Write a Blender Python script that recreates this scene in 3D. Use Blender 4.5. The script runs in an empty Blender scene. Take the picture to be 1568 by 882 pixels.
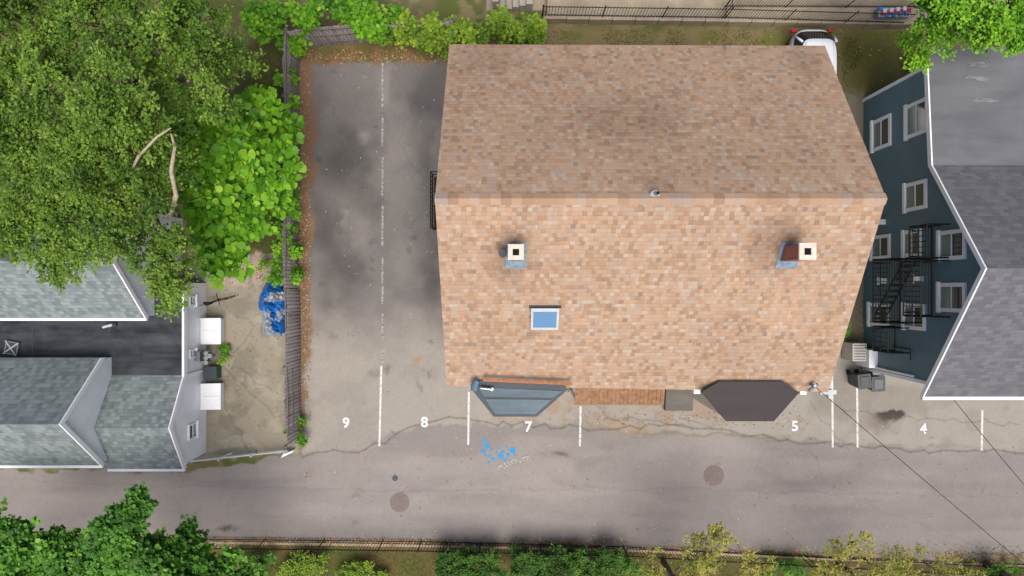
import bpy, math, random
import numpy as np
from mathutils import Vector, Matrix
random.seed(7); rng=np.random.default_rng(11)
HC=28.0; F=1045.0
def P(px,py,h=0.0):
    s=(HC-h)/F
    return ((px-784)*s,(441-py)*s,h)
def P2(px,py,h=0.0): return P(px,py,h)[:2]
KA=0.76
def lin(r,g,b,k=None):
    k=KA if k is None else k
    f=lambda c:(c/255/12.92 if c/255<=0.04045 else ((c/255+0.055)/1.055)**2.4)
    return (f(r)*k,f(g)*k,f(b)*k,1)
scene=bpy.context.scene
# ---------------------------------------------------------------- mesh builder
class MB:
    def __init__(s): s.v=[];s.f=[];s.m=[];s.mi=0
    def mat(s,i): s.mi=i; return s
    def face(s,pts):
        n=len(s.v); s.v+= [tuple(p) for p in pts]; s.f.append(tuple(range(n,n+len(pts)))); s.m.append(s.mi)
    def prism(s,pts,z0,z1):
        n=len(s.v);k=len(pts)
        a=sum(pts[i][0]*pts[(i+1)%k][1]-pts[(i+1)%k][0]*pts[i][1] for i in range(k))
        if a<0: pts=pts[::-1]
        s.v+=[(p[0],p[1],z0) for p in pts]+[(p[0],p[1],z1) for p in pts]
        s.f.append(tuple(range(n+k-1,n-1,-1))); s.f.append(tuple(range(n+k,n+2*k)))
        for i in range(k):
            j=(i+1)%k; s.f.append((n+i,n+j,n+k+j,n+k+i))
        s.m+=[s.mi]*(k+2)
    def box(s,x0,x1,y0,y1,z0,z1):
        if x1<x0:x0,x1=x1,x0
        if y1<y0:y0,y1=y1,y0
        s.prism([(x0,y0),(x1,y0),(x1,y1),(x0,y1)],z0,z1)
    def slab(s,top,t):
        n=len(s.v);k=len(top)
        s.v+=[tuple(p) for p in top]+[(p[0],p[1],p[2]-t) for p in top]
        s.f.append(tuple(range(n,n+k))); s.f.append(tuple(range(n+2*k-1,n+k-1,-1)))
        for i in range(k):
            j=(i+1)%k; s.f.append((n+i,n+k+i,n+k+j,n+j))
        s.m+=[s.mi]*(k+2)
    def tube(s,pts,rs,k=6):
        pts=[Vector(p) for p in pts]; n0=len(s.v)
        if not hasattr(rs,'__len__'): rs=[rs]*len(pts)
        for i,p in enumerate(pts):
            d=(pts[min(i+1,len(pts)-1)]-pts[max(i-1,0)])
            if d.length<1e-6: d=Vector((0,0,1))
            d.normalize()
            a=d.cross(Vector((0.31,0.17,0.93)) if abs(d.z)<0.9 else Vector((1,0,0))).normalized(); b=d.cross(a)
            for j in range(k):
                t=2*math.pi*j/k; q=p+(a*math.cos(t)+b*math.sin(t))*rs[i]; s.v.append(tuple(q))
        for i in range(len(pts)-1):
            for j in range(k):
                a0=n0+i*k+j; a1=n0+i*k+(j+1)%k
                s.f.append((a0,a1,a1+k,a0+k)); s.m.append(s.mi)
        s.f.append(tuple(n0+j for j in range(k))[::-1]); s.f.append(tuple(n0+(len(pts)-1)*k+j for j in range(k))); s.m+=[s.mi]*2
    def cyl(s,x,y,z0,z1,r,k=16): s.tube([(x,y,z0),(x,y,z1)],r,k)
    def bar(s,a,b,r): s.tube([a,b],r,4)
def empty(name,loc=(0,0,0)):
    e=bpy.data.objects.new(name,None); scene.collection.objects.link(e); return e
def obj(name,mb,mats,parent=None,smooth=False,bevel=0):
    me=bpy.data.meshes.new(name); me.from_pydata(mb.v,[],mb.f); me.update()
    if not isinstance(mats,(list,tuple)): mats=[mats]
    for m in mats: me.materials.append(m)
    me.polygons.foreach_set('material_index',mb.m)
    if smooth: me.polygons.foreach_set('use_smooth',[True]*len(mb.f))
    o=bpy.data.objects.new(name,me); scene.collection.objects.link(o)
    if parent: o.parent=parent
    if bevel:
        b=o.modifiers.new('b','BEVEL'); b.width=bevel; b.segments=2; b.limit_method='ANGLE'
    return o
def npmesh(name,V,Fc,col,mat,parent=None):
    me=bpy.data.meshes.new(name); n=len(V); m,k=Fc.shape
    me.vertices.add(n); me.vertices.foreach_set('co',V.astype(np.float32).ravel())
    me.loops.add(m*k); me.loops.foreach_set('vertex_index',Fc.astype(np.int32).ravel())
    me.polygons.add(m); me.polygons.foreach_set('loop_start',np.arange(0,m*k,k,dtype=np.int32))
    try: me.polygons.foreach_set('loop_total',np.full(m,k,dtype=np.int32))
    except Exception: pass
    me.update(calc_edges=True)
    if col is not None:
        a=me.attributes.new('Col','FLOAT_COLOR','POINT'); c=np.ones((n,4),dtype=np.float32); c[:,:3]=col
        a.data.foreach_set('color',c.ravel())
    me.materials.append(mat)
    o=bpy.data.objects.new(name,me); scene.collection.objects.link(o)
    if parent:o.parent=parent
    return o
# ---------------------------------------------------------------- node helper
class NT:
    def __init__(s,name):
        s.m=bpy.data.materials.new(name); s.m.use_nodes=True; s.t=s.m.node_tree; s.b=s.t.nodes['Principled BSDF']; s.out=s.t.nodes['Material Output']
        s.g=s.t.nodes.new('ShaderNodeNewGeometry'); s._xyz=None
    def n(s,ty,**kw):
        nd=s.t.nodes.new(ty)
        for k,v in kw.items(): setattr(nd,k,v)
        return nd
    def l(s,a,b): s.t.links.new(a,b)
    def put(s,sock,v):
        if isinstance(v,bpy.types.NodeSocket): s.l(v,sock)
        elif isinstance(v,(tuple,list)): sock.default_value=v[:3] if sock.type=='VECTOR' else v
        else: sock.default_value=v
    def math(s,op,a,b=0.0,c=None,clamp=False):
        nd=s.n('ShaderNodeMath',operation=op); nd.use_clamp=clamp
        s.put(nd.inputs[0],a); s.put(nd.inputs[1],b)
        if c is not None: s.put(nd.inputs[2],c)
        return nd.outputs[0]
    @property
    def pos(s): return s.g.outputs['Position']
    def xyz(s):
        if s._xyz is None:
            nd=s.n('ShaderNodeSeparateXYZ'); s.l(s.pos,nd.inputs[0]); s._xyz=(nd.outputs[0],nd.outputs[1],nd.outputs[2])
        return s._xyz
    def noise(s,scale,detail=4,rough=0.6,vec=None,dist=0):
        nd=s.n('ShaderNodeTexNoise'); nd.inputs['Scale'].default_value=scale; nd.inputs['Detail'].default_value=detail; nd.inputs['Roughness'].default_value=rough; nd.inputs['Distortion'].default_value=dist
        s.l(vec if vec is not None else s.pos,nd.inputs['Vector']); return nd.outputs['Fac']
    def ramp(s,fac,stops,interp='LINEAR'):
        nd=s.n('ShaderNodeValToRGB'); cr=nd.color_ramp; cr.interpolation=interp
        while len(cr.elements)>1: cr.elements.remove(cr.elements[-1])
        cr.elements[0].position=stops[0][0]; cr.elements[0].color=stops[0][1]
        for p,c in stops[1:]:
            e=cr.elements.new(p); e.color=c
        s.l(fac,nd.inputs[0]); return nd.outputs['Color']
    def mr(s,v,a,b,c,d,smooth=False):
        nd=s.n('ShaderNodeMapRange'); nd.clamp=True
        if smooth: nd.interpolation_type='SMOOTHSTEP'
        s.put(nd.inputs[0],v)
        for i,x in enumerate((a,b,c,d)): nd.inputs[i+1].default_value=x
        return nd.outputs[0]
    def mix(s,fac,a,b,mode='MIX'):
        nd=s.n('ShaderNodeMix',data_type='RGBA',blend_type=mode)
        s.put(nd.inputs[0],fac); s.put(nd.inputs[6],a); s.put(nd.inputs[7],b); return nd.outputs[2]
    def scale(s,col,f):
        nd=s.n('ShaderNodeVectorMath',operation='SCALE'); s.put(nd.inputs[0],col); s.put(nd.inputs[3],f); return nd.outputs[0]
    def base(s,c): s.put(s.b.inputs['Base Color'],c)
    def rough(s,r,spec=None):
        s.put(s.b.inputs['Roughness'],r)
        if spec is not None: s.b.inputs['Specular IOR Level'].default_value=spec
    def bump(s,h,st=0.4,d=0.02):
        nd=s.n('ShaderNodeBump'); nd.inputs['Strength'].default_value=st; nd.inputs['Distance'].default_value=d
        s.l(h,nd.inputs['Height']); s.l(nd.outputs[0],s.b.inputs['Normal'])
    def spot(s,cx,cy,rx,ry,soft=0.6):
        x,y,_=s.xyz()
        a=s.math('MULTIPLY',s.math('SUBTRACT',x,cx),1/rx); b=s.math('MULTIPLY',s.math('SUBTRACT',y,cy),1/ry)
        d=s.math('SQRT',s.math('ADD',s.math('MULTIPLY',a,a),s.math('MULTIPLY',b,b)))
        d=s.math('ADD',d,s.math('MULTIPLY',s.math('SUBTRACT',s.noise(1.7,4),0.5),0.9))
        return s.mr(d,1-soft,1.0+soft*0.3,1,0,True)
def plain(name,c,rough=0.7,var=0.12,scale=3,metal=0,spec=0.3,bump=0.15):
    t=NT(name); n=t.noise(scale,5); n2=t.noise(scale*14,3)
    f=t.math('ADD',t.mr(n,0.3,0.7,1-var,1+var),t.mr(n2,0.3,0.7,-var*0.5,var*0.5))
    t.base(t.scale(c,f)); t.rough(rough,spec); t.b.inputs['Metallic'].default_value=metal
    if bump: t.bump(n2,bump,0.01)
    return t.m
def shingle(name,stops,yr,rowh,w,stains=(),line=0.72,patch=0.12,cl=0.5):
    t=NT(name); x,y,z=t.xyz()
    wob=t.math('MULTIPLY',t.math('SUBTRACT',t.noise(1.1,2),0.5),0.05)
    v=t.math('DIVIDE',t.math('ADD',t.math('ABSOLUTE',t.math('SUBTRACT',y,yr)),wob),rowh)
    row=t.math('FLOOR',v); fr=t.math('FRACT',v)
    wn=t.n('ShaderNodeTexWhiteNoise',noise_dimensions='1D'); t.l(row,wn.inputs['W'])
    u=t.math('ADD',t.math('DIVIDE',x,w),t.math('MULTIPLY',wn.outputs[0],9.0))
    def cell(u,row,seed):
        c=t.n('ShaderNodeCombineXYZ'); t.l(t.math('FLOOR',u),c.inputs[0]); t.put(c.inputs[1],row); c.inputs[2].default_value=seed
        side=t.math('SIGN',t.math('SUBTRACT',y,yr)); 
        w2=t.n('ShaderNodeTexWhiteNoise',noise_dimensions='4D'); t.l(c.outputs[0],w2.inputs['Vector']); t.l(side,w2.inputs['W']); return w2.outputs[0]
    r1=cell(u,row,1.3)
    r2=cell(t.math('MULTIPLY',u,0.45),t.math('FLOOR',t.math('MULTIPLY',v,0.5)),5.1)
    r=t.math('ADD',t.math('MULTIPLY',r1,1-cl),t.math('MULTIPLY',r2,cl))
    col=t.ramp(r,stops)
    fu=t.math('FRACT',u)
    dark=t.math('MULTIPLY',t.mr(fr,0.80,0.97,1,line),t.mr(fu,0.0,0.10,0.92,1))  # shadow under each shingle row put into the colour, plus darker tab joints
    big=t.mr(t.noise(0.35,5,0.6),0.3,0.7,1-patch,1+patch)
    streak=t.mr(t.noise(22,3),0.25,0.75,0.92,1.08)
    f=t.math('MULTIPLY',t.math('MULTIPLY',dark,big),streak)
    for st in stains:
        cx,cy,rx,ry,k=st[:5]
        f=t.math('MULTIPLY',f,t.math('SUBTRACT',1.0,t.math('MULTIPLY',t.spot(cx,cy,rx,ry),k)))
    t.base(t.scale(col,f)); t.rough(0.92,0.15)
    t.bump(t.math('ADD',t.math('MULTIPLY',fr,-0.8),r1),0.35,0.01)
    return t.m
# ---------------------------------------------------------------- materials
m_roof=shingle('tan_shingles',[(0.02,lin(150,129,112)),(0.2,lin(170,140,116)),(0.4,lin(184,151,124)),(0.55,lin(190,160,134)),(0.7,lin(178,153,134)),(0.85,lin(194,173,152)),(0.98,lin(162,147,136))],2.35,0.108,0.135,
   stains=[(-0.9,7.0,1.5,0.9,.14),(3.1,5.0,1.6,1.1,.12),(4.4,4.9,1.0,.8,.12),(9.0,6.9,0.8,.8,.2),(0.0,0.9,.7,.9,.28),(7.2,1.2,.9,1.0,.26),(3.9,2.6,.5,.5,.2),(0.9,-0.9,.7,.6,.12),(6,3.4,2.6,.7,.06),(6.3,-1.4,1.2,1.2,.06),(1.5,5.4,5,2.4,.06)],line=0.84,patch=0.07,cl=0.25)
m_cap=shingle('ridge_cap_shingles',[(0.1,lin(164,134,112)),(0.4,lin(182,150,124)),(0.7,lin(184,158,136)),(0.95,lin(168,152,142))],-40,9,0.28,line=1,patch=0.08,cl=0.1)
m_grey=shingle('light_grey_shingles',[(0.05,lin(120,130,131)),(0.5,lin(136,146,147)),(0.95,lin(152,161,161))],-4.8,0.12,0.17,line=0.78,patch=0.06,cl=0.05)
m_slate=shingle('dark_grey_shingles',[(0.05,lin(104,104,109)),(0.5,lin(112,112,117)),(0.95,lin(121,121,125))],0.58,0.12,0.25,line=0.88,patch=0.03,cl=0.0)
m_white=plain('white_paint',lin(236,238,240,0.82),0.5,0.05,2)
m_whitet=plain('white_trim',lin(240,242,245,0.85),0.45,0.03,2,bump=0)
def siding(name,c,period=0.15,lo=0.72,rough=0.55):
    t=NT(name); x,y,z=t.xyz()
    f=t.math('FRACT',t.math('DIVIDE',z,period))
    k=t.math('MULTIPLY',t.mr(f,0.0,0.14,lo,1.0),t.mr(t.noise(1.5,5),0.3,0.7,0.92,1.08))
    t.base(t.scale(c,k)); t.rough(rough,0.3); t.bump(f,0.6,0.02); return t.m
m_blue=siding('teal_blue_siding',lin(104,136,150))
m_cream=siding('cream_siding',lin(190,182,165))
m_whsid=siding('white_siding',lin(240,243,248,0.9),0.13,0.88)
def flatroof(name,c,c2,spec=.35):
    t=NT(name); n=t.noise(0.5,6,0.65,dist=1.5); 
    mp=t.n('ShaderNodeMapping'); mp.inputs['Scale'].default_value=(0.35,2.2,1); t.l(t.pos,mp.inputs[0])
    n2=t.noise(1.0,4,0.6,vec=mp.outputs[0]); 
    f=t.mr(t.math('ADD',t.math('MULTIPLY',n,0.5),t.math('MULTIPLY',n2,0.5)),0.38,0.7,0,1)
    t.base(t.mix(f,c,c2)); t.rough(t.mr(n,0.3,0.7,0.55,0.85),spec); t.bump(t.noise(30,3),0.1,0.01); return t.m
m_flat=flatroof('black_membrane_roof',lin(40,42,46),lin(88,92,99),.15)
m_roll=flatroof('rolled_roofing',lin(98,99,104),lin(122,122,126))
m_bayroof=flatroof('bay_roof_dark',lin(68,62,62),lin(82,76,74),.15)
m_bayblue=flatroof('bay_roof_blue_grey',lin(84,100,109),lin(126,142,149))
m_bulk=flatroof('bulkhead_grey',lin(96,90,84),lin(128,122,114),.15)
m_rim=plain('dark_rim',lin(60,68,75),0.5,0.15)
m_bluecopper=plain('blue_flashing',lin(92,122,146),0.5,0.25)
m_flash=plain('weathered_flashing',lin(126,146,162),0.5,0.3,8)
m_black=plain('black_iron',lin(22,23,26),0.5,0.1,metal=0.3,bump=0)
m_metal=plain('galvanised_metal',lin(150,155,160),0.35,0.15,metal=0.7)
m_gate=plain('pale_painted_metal',lin(196,200,200),0.5,0.1)
m_conc=plain('concrete',lin(172,164,150),0.9,0.16,1.2)
m_conc2=plain('concrete_wall',lin(166,152,130),0.9,0.2,1.4)
m_opening=plain('dark_opening',lin(18,17,17),0.95,0.1)  # near-black colour standing in for the darkness inside chimney and pipe openings
m_bark=plain('bark',lin(112,97,78),0.9,0.3,6,bump=0.6)
m_cable=plain('cable_black',lin(40,40,44),0.6,0.05,bump=0)
m_tire=plain('rubber',lin(30,30,31),0.8,0.1)
m_carw=plain('white_car_paint',lin(238,240,242,0.88),0.18,0.01,spec=0.6,bump=0)
m_red=plain('red_lens',lin(170,25,25),0.25,0.05,spec=0.6,bump=0)
m_tarpb=plain('blue_tarp',lin(20,104,190,0.8),0.4,0.25,5,spec=0.5)
m_tarpg=plain('grey_tarp',lin(150,160,172,.8),0.45,0.25,5,spec=0.5)
m_bin=plain('black_plastic',lin(44,50,56),0.4,0.15,spec=0.5)
m_binlid=plain('grey_bin_lid',lin(80,88,96),0.4,0.15,spec=0.5)
m_beige=plain('beige_metal',lin(196,192,180),0.5,0.1)
m_green=plain('green_plastic',lin(40,90,60),0.5,0.15)
m_terra=plain('terracotta_shingle',lin(170,134,106),0.9,0.25,9)
m_orng=plain('orange_wood',lin(172,116,82),0.8,0.3,7)
m_porch=plain('brown_porch_boards',lin(152,114,84),0.8,0.35,7)
m_manh=plain('cast_iron',lin(122,108,102),0.6,0.25,12)
def glass(name,c,rough=0.08):
    t=NT(name); t.base(c); t.rough(rough,0.8); return t.m
m_glass=glass('window_glass',lin(120,138,136)); m_sky=glass('skylight_glass',lin(98,142,180),0.15); m_cglass=glass('car_glass',lin(22,25,30),0.05)
def brick():
    t=NT('red_brick'); b=t.n('ShaderNodeTexBrick'); 
    c=t.n('ShaderNodeCombineXYZ'); x,y,z=t.xyz(); t.l(t.math('ADD',x,y),c.inputs[0]); t.l(z,c.inputs[1]); t.l(c.outputs[0],b.inputs['Vector'])
    b.inputs['Color1'].default_value=lin(186,104,84); b.inputs['Color2'].default_value=lin(156,84,70); b.inputs['Mortar'].default_value=lin(160,150,140)
    b.inputs['Scale'].default_value=1; b.inputs['Brick Width'].default_value=0.2; b.inputs['Row Height'].default_value=0.075; b.inputs['Mortar Size'].default_value=0.008
    t.base(b.outputs[0]); t.rough(0.9,0.1); return t.m
m_brick=brick()
def paint(name,c,cover=0.5,under=lin(140,134,130)):
    t=NT(name); n=t.noise(9,6,0.75); f=t.mr(n,0.30+cover*0.22,0.46+cover*0.22,1,0)
    t.base(t.mix(f,under,c)); t.rough(0.8,0.2); return t.m
m_pw=paint('road_paint',lin(228,226,222,0.8),0.85,lin(156,149,142)); m_pf=paint('faded_road_paint',lin(196,193,189,0.75),0.5,lin(122,118,115)); m_pn=paint('number_paint',lin(248,248,246,0.88),1.1,lin(156,149,142))
m_pb=paint('blue_spray_paint',lin(30,150,210,0.82),0.9); m_pg=paint('chalk_paint',lin(205,200,196,0.8),0.5)
def attrmat(name,rough=0.9,fine=45,fv=0.16,bump=0.35,trans=0.0,spec=0.2):
    t=NT(name); a=t.n('ShaderNodeAttribute',attribute_name='Col')
    if fine:
        n=t.noise(fine,4,0.7); n2=t.noise(fine*0.2,4,0.6)
        k=t.math('MULTIPLY',t.mr(n,0.25,0.75,1-fv,1+fv),t.mr(n2,0.3,0.7,1-fv*0.45,1+fv*0.45))
        c=t.scale(a.outputs['Color'],k); t.bump(n,bump,0.015)
    else: c=a.outputs['Color']
    t.base(c); t.rough(rough,spec)
    if trans:
        tr=t.n('ShaderNodeBsdfTranslucent'); t.l(t.scale(c,1.35),tr.inputs['Color'])
        mx=t.n('ShaderNodeMixShader'); mx.inputs[0].default_value=trans
        t.l(t.b.outputs[0],mx.inputs[1]); t.l(tr.outputs[0],mx.inputs[2]); t.l(mx.outputs[0],t.out.inputs[0])
    return t.m
m_ground=attrmat('ground_surface',0.92,fv=0.14); m_leaf=attrmat('leaf',0.55,0,trans=0.22,spec=0.25); m_wood=attrmat('weathered_wood',0.85,30,0.2)
m_litter=attrmat('dry_leaf',0.8,0)
# ---------------------------------------------------------------- numpy noise
_tab=rng.random((256,256))
def vn(x,y,sd=0):
    x=x+sd*17.31; y=y+sd*9.77
    xi=np.floor(x).astype(int); yi=np.floor(y).astype(int); fx=x-xi; fy=y-yi
    fx=fx*fx*(3-2*fx); fy=fy*fy*(3-2*fy)
    g=lambda a,b:_tab[a&255,b&255]
    return (g(xi,yi)*(1-fx)+g(xi+1,yi)*fx)*(1-fy)+(g(xi,yi+1)*(1-fx)+g(xi+1,yi+1)*fx)*fy
def fbm(x,y,sc,sd=0,o=4):
    r=0;a=1;t=0
    for i in range(o):
        r=r+a*vn(x/sc*2**i,y/sc*2**i,sd+i*3); t+=a; a*=0.55
    return r/t
def ss(a,b,x):
    t=np.clip((x-a)/(b-a),0,1); return t*t*(3-2*t)
# ---------------------------------------------------------------- ground
def big_ground():
    mb=MB(); R=400
    mb.face([(-R,-R,-0.05),(R,-R,-0.05),(R,R,-0.05),(-R,R,-0.05)])
    t=NT('distant_ground'); n=t.noise(0.06,6); n2=t.noise(1.5,5)
    t.base(t.mix(t.mr(t.math('ADD',t.math('MULTIPLY',n,0.6),t.math('MULTIPLY',n2,0.4)),0.4,0.6,0,1),lin(92,98,58),lin(136,126,108))); t.rough(0.95,0.1)
    obj('ground',mb,t.m)
big_ground()
st=0.042
xs=np.arange(-22.5,22.5,st); ys=np.arange(-13.2,13.2,st)
XX,YY=np.meshgrid(xs,ys); X=XX.ravel(); Y=YY.ravel(); S0=F/HC
gx=784+X*S0; gy=441-Y*S0
def c3(r,g,b): return np.array(lin(r,g,b)[:3])
N=fbm(gx,gy,60,1); N2=fbm(gx,gy,22,2); N3=fbm(gx,gy,160,3); N4=fbm(gx,gy,9,4,3)
wx=gx+(N2-.5)*26+(N4-.5)*8; wy=gy+(fbm(gx,gy,24,7)-.5)*26+(N4-.5)*6
col=np.zeros((len(X),3))
def lay(c,m):
    global col
    col=col*(1-m[:,None])+np.asarray(c)*m[:,None]
def poly_mask(pts,soft=3,x=None,y=None):
    x=wx if x is None else x; y=wy if y is None else y
    ins=np.zeros(len(x),bool); d2=np.full(len(x),1e9); k=len(pts)
    for i in range(k):
        x0,y0=pts[i]; x1,y1=pts[(i+1)%k]
        if y0!=y1:
            c=((y0>y)!=(y1>y))&(x<(x1-x0)*(y-y0)/(y1-y0)+x0); ins^=c
        dx=x1-x0;dy=y1-y0;t=np.clip(((x-x0)*dx+(y-y0)*dy)/(dx*dx+dy*dy),0,1)
        d2=np.minimum(d2,(x-x0-t*dx)**2+(y-y0-t*dy)**2)
    d=np.sqrt(d2)*np.where(ins,1,-1)
    return ss(-soft,soft,d)
base=c3(112,104,74); col[:]=base
lay(c3(88,98,46),ss(0.45,0.6,N)*0.8); lay(c3(142,126,98),ss(0.52,0.66,N2)*0.6)
lay(c3(172,158,138),poly_mask([(745,-60),(2000,-60),(2000,24),(835,16),(745,16)],2,gx,gy))
lay(c3(154,136,110),poly_mask([(835,12),(2000,18),(2000,36),(835,32)],3,gx,gy)*0.8)
lay(c3(134,120,84),poly_mask([(830,40),(1500,44),(1500,150),(830,150)],8)*0.75)
lay(c3(104,108,52),ss(0.47,0.62,fbm(gx,gy,30,12))*ss(140,100,gy)*ss(45,52,gy)*ss(820,840,gx)*0.75)
lay(c3(98,96,46),poly_mask([(1290,60),(1400,70),(1400,160),(1290,150)],12)*0.8)
lay(c3(136,128,110),poly_mask([(1130,140),(1330,140),(1335,620),(1130,620)],8))
lay(c3(124,119,116),poly_mask([(472,98),(690,90),(900,90),(900,600),(900,700),(462,700)],4))
drv=poly_mask([(474,98),(900,90),(900,600),(472,600)],3)
lay(c3(100,96,95),drv*ss(0.44,0.70,fbm(gx,gy,85,21,3))*ss(520,440,gy)*0.75)
lay(c3(142,135,130),drv*ss(0.5,0.72,fbm(gx,gy,60,25,3))*0.5)
def spot(cx,cy,rx,ry,c,k,soft=0.9):
    d=np.sqrt(((wx-cx)/rx)**2+((wy-cy)/ry)**2)+(N2-.5)*0.5; lay(c,ss(1+soft*.2,1-soft,d)*k)
for a in [(525,245,46,64,.55),(560,300,40,52,.45),(505,355,40,54,.52),(520,420,48,44,.4),(545,170,48,44,.25),(505,470,24,42,.42),(640,180,28,64,.22),(660,430,18,64,.42),(655,250,16,74,.35),(665,330,14,64,.45)]:  # stains; the tall narrow spots by the house wall paint its shade
    spot(*a[:4],c3(70,67,66),a[4])
for a in [(590,130,16,50,.45),(530,330,12,16,.35),(612,260,34,120,.3),(560,215,16,12,.4),(620,400,30,60,.3)]: spot(*a[:4],c3(164,157,150),a[4])
ap=poly_mask([(466,430),(700,420),(1150,420),(1320,560),(1700,600),(1700,692),(1320,684),(1100,664),(890,652),(720,650),(640,655),(560,690),(462,704)],6)*np.where(gx<1000,ss(440,570,gy+(N-.5)*110),1)
lay(c3(163,156,146),ap)
lay(c3(150,143,135),ap*ss(0.5,0.68,fbm(gx,gy,40,31,3))*0.6)
lay(c3(160,130,102),poly_mask([(740,600),(1020,610),(1200,622),(1240,640),(1060,652),(900,648),(850,652),(760,640)],6)*ss(0.42,0.6,fbm(gx,gy,16,33))*0.5)
lay(c3(136,130,118),poly_mask([(1240,570),(1420,600),(1420,640),(1240,640)],10)*0.5)
al_top=[(-200,722),(280,722),(440,700),(470,692),(560,688),(620,660),(720,650),(890,654),(1060,664),(1320,684),(1800,692)]
al_bot=[(1800,868),(1560,862),(1250,850),(960,838),(600,832),(320,826),(-200,830)]
al=poly_mask(al_top+al_bot,2.5)
alc=c3(150,142,137); lay(alc,al)
lay(c3(140,132,128),al*ss(0.45,0.65,fbm(gx*0.3,gy,50,41,3))*0.6)
lay(c3(163,155,149),al*ss(0.5,0.7,fbm(gx*0.25,gy,36,43,3))*0.5)
lay(c3(130,124,121),al*ss(760,850,gy+(N3-.5)*80)*0.5)
for yy,kk in ((745,.25),(790,.25),(812,.22)):
    lay(c3(122,116,112),al*np.exp(-((gy-yy-(N3-.5)*30)/7)**2)*kk*ss(.3,.6,N))
lay(c3(122,115,110),al*ss(480,250,gx)*0.35)
lay(c3(168,132,98),al*ss(0.40,0.6,N2)*np.exp(-((gy-(829+(gx-500)*0.025))/5)**2)*0.9)
below=poly_mask([(-200,832),(320,832),(600,836),(960,844),(1250,856),(1560,868),(1800,870),(1800,1000),(-200,1000)],3)
lay(c3(104,90,56),below); lay(c3(84,92,42),below*ss(0.42,0.6,N)*0.8)
lay(c3(142,112,88),poly_mask([(455,85),(482,95),(480,300),(470,560),(466,660),(455,690)],5))
lay(c3(110,98,60),poly_mask([(460,70),(690,62),(690,92),(476,98)],6)); lay(c3(140,106,78),poly_mask([(465,76),(690,72),(690,100),(476,100)],6)*ss(.45,.6,N2)*.8)
yd=poly_mask([(300,395),(458,390),(458,694),(290,705)],5)
lay(c3(154,145,128),yd); lay(c3(130,124,110),yd*ss(0.45,0.62,fbm(gx,gy,40,51))*0.8); lay(c3(184,162,146),poly_mask([(335,385),(415,385),(410,440),(340,440)],8)*ss(.4,.6,N4)*.9)
lay(c3(174,166,149),yd*ss(0.55,0.66,fbm(gx,gy,24,53))*0.5)
lay(c3(84,86,44),poly_mask([(360,60),(452,60),(452,385),(360,385)],8)*0.8)
spot(1365,641,30,12,c3(46,42,40),.95,.5); spot(1350,650,44,20,c3(110,100,92),.6); spot(640,552,10,10,c3(176,130,80),.5)
spot(350,810,24,5,c3(66,62,60),.8); spot(860,694,14,4,c3(90,80,74),.8); spot(1080,760,60,30,c3(138,130,125),.6); spot(960,655,60,8,c3(165,138,110),.5)
for _ in range(34):
    x=random.uniform(480,1560); y=random.uniform(600,820); spot(x,y,random.uniform(2,9),random.uniform(2,6),c3(112,104,98),random.uniform(.2,.5))
for _ in range(24):
    x=random.uniform(480,680); y=random.uniform(110,600); spot(x,y,random.uniform(3,9),random.uniform(3,12),c3(66,63,62),random.uniform(.15,.4))
def crack(pts,w=1.1,k=0.55,c=(84,79,76),jit=5):
    k=k*.75
    P_=[pts[0]]
    for a,b in zip(pts[:-1],pts[1:]):
        L=math.hypot(b[0]-a[0],b[1]-a[1]); n=max(1,int(L/14))
        for i in range(1,n+1):
            t=i/n; j=0 if i==n else jit
            P_.append((a[0]+(b[0]-a[0])*t+random.uniform(-j,j),a[1]+(b[1]-a[1])*t+random.uniform(-j,j)))
    for a,b in zip(P_[:-1],P_[1:]):
        x0=min(a[0],b[0])-4;x1=max(a[0],b[0])+4;y0=min(a[1],b[1])-4;y1=max(a[1],b[1])+4
        id_=np.nonzero((gx>x0)&(gx<x1)&(gy>y0)&(gy<y1))[0]
        if len(id_)==0: continue
        x=gx[id_];y=gy[id_];dx=b[0]-a[0];dy=b[1]-a[1];t=np.clip(((x-a[0])*dx+(y-a[1])*dy)/(dx*dx+dy*dy+1e-9),0,1)
        d=np.hypot(x-a[0]-t*dx,y-a[1]-t*dy); m=(np.exp(-(d/w)**2)*k)[:,None]
        col[id_]=col[id_]*(1-m)+c3(*c)*m
crack([(462,700),(500,692),(560,688),(625,655),(700,640),(745,646),(890,655),(1010,652),(1062,656),(1150,668),(1320,684),(1440,690),(1568,694)],1.3,.75)
crack([(0,733),(200,742),(400,748),(700,752),(1000,748),(1300,756),(1568,760)],1,.2,jit=3)
crack([(600,110),(640,150),(610,220),(660,300),(630,350)],1,.25)
crack([(340,560),(420,640),(455,620)],1.1,.5); crack([(330,600),(370,660),(380,690)],1,.5); crack([(345,470),(390,500),(350,560),(420,600)],1,.4)
crack([(1280,620),(1340,640),(1420,640),(1560,650)],1,.5); crack([(1240,690),(1260,740),(1380,790),(1500,840)],1,.2); crack([(1240,615),(1300,690)],1,.4)
crack([(1060,600),(1040,640),(1090,655)],1,.5); crack([(900,612),(930,640),(1010,645),(1060,656)],1.2,.6)
for _ in range(9):
    x=random.uniform(700,1500); y=random.uniform(600,830); a=random.uniform(0,6.28); L=random.uniform(20,60)
    crack([(x,y),(x+L*math.cos(a),y+L*math.sin(a)*.5),(x+L*1.7*math.cos(a+.5),y+L*1.7*math.sin(a+.5)*.5)],.9,random.uniform(.12,.25))
ns=180; ids=rng.integers(0,len(X),ns*4); ids=ids[(gy[ids]>95)&(gx[ids]>470)][:ns]
col[ids]=col[ids]*0.45+c3(205,198,188)*0.55
col*= (0.95+0.10*N4)[:,None]
nx,ny=len(xs),len(ys)
Z=0.012*below*N4
idx=np.arange(nx*ny).reshape(ny,nx)
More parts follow.
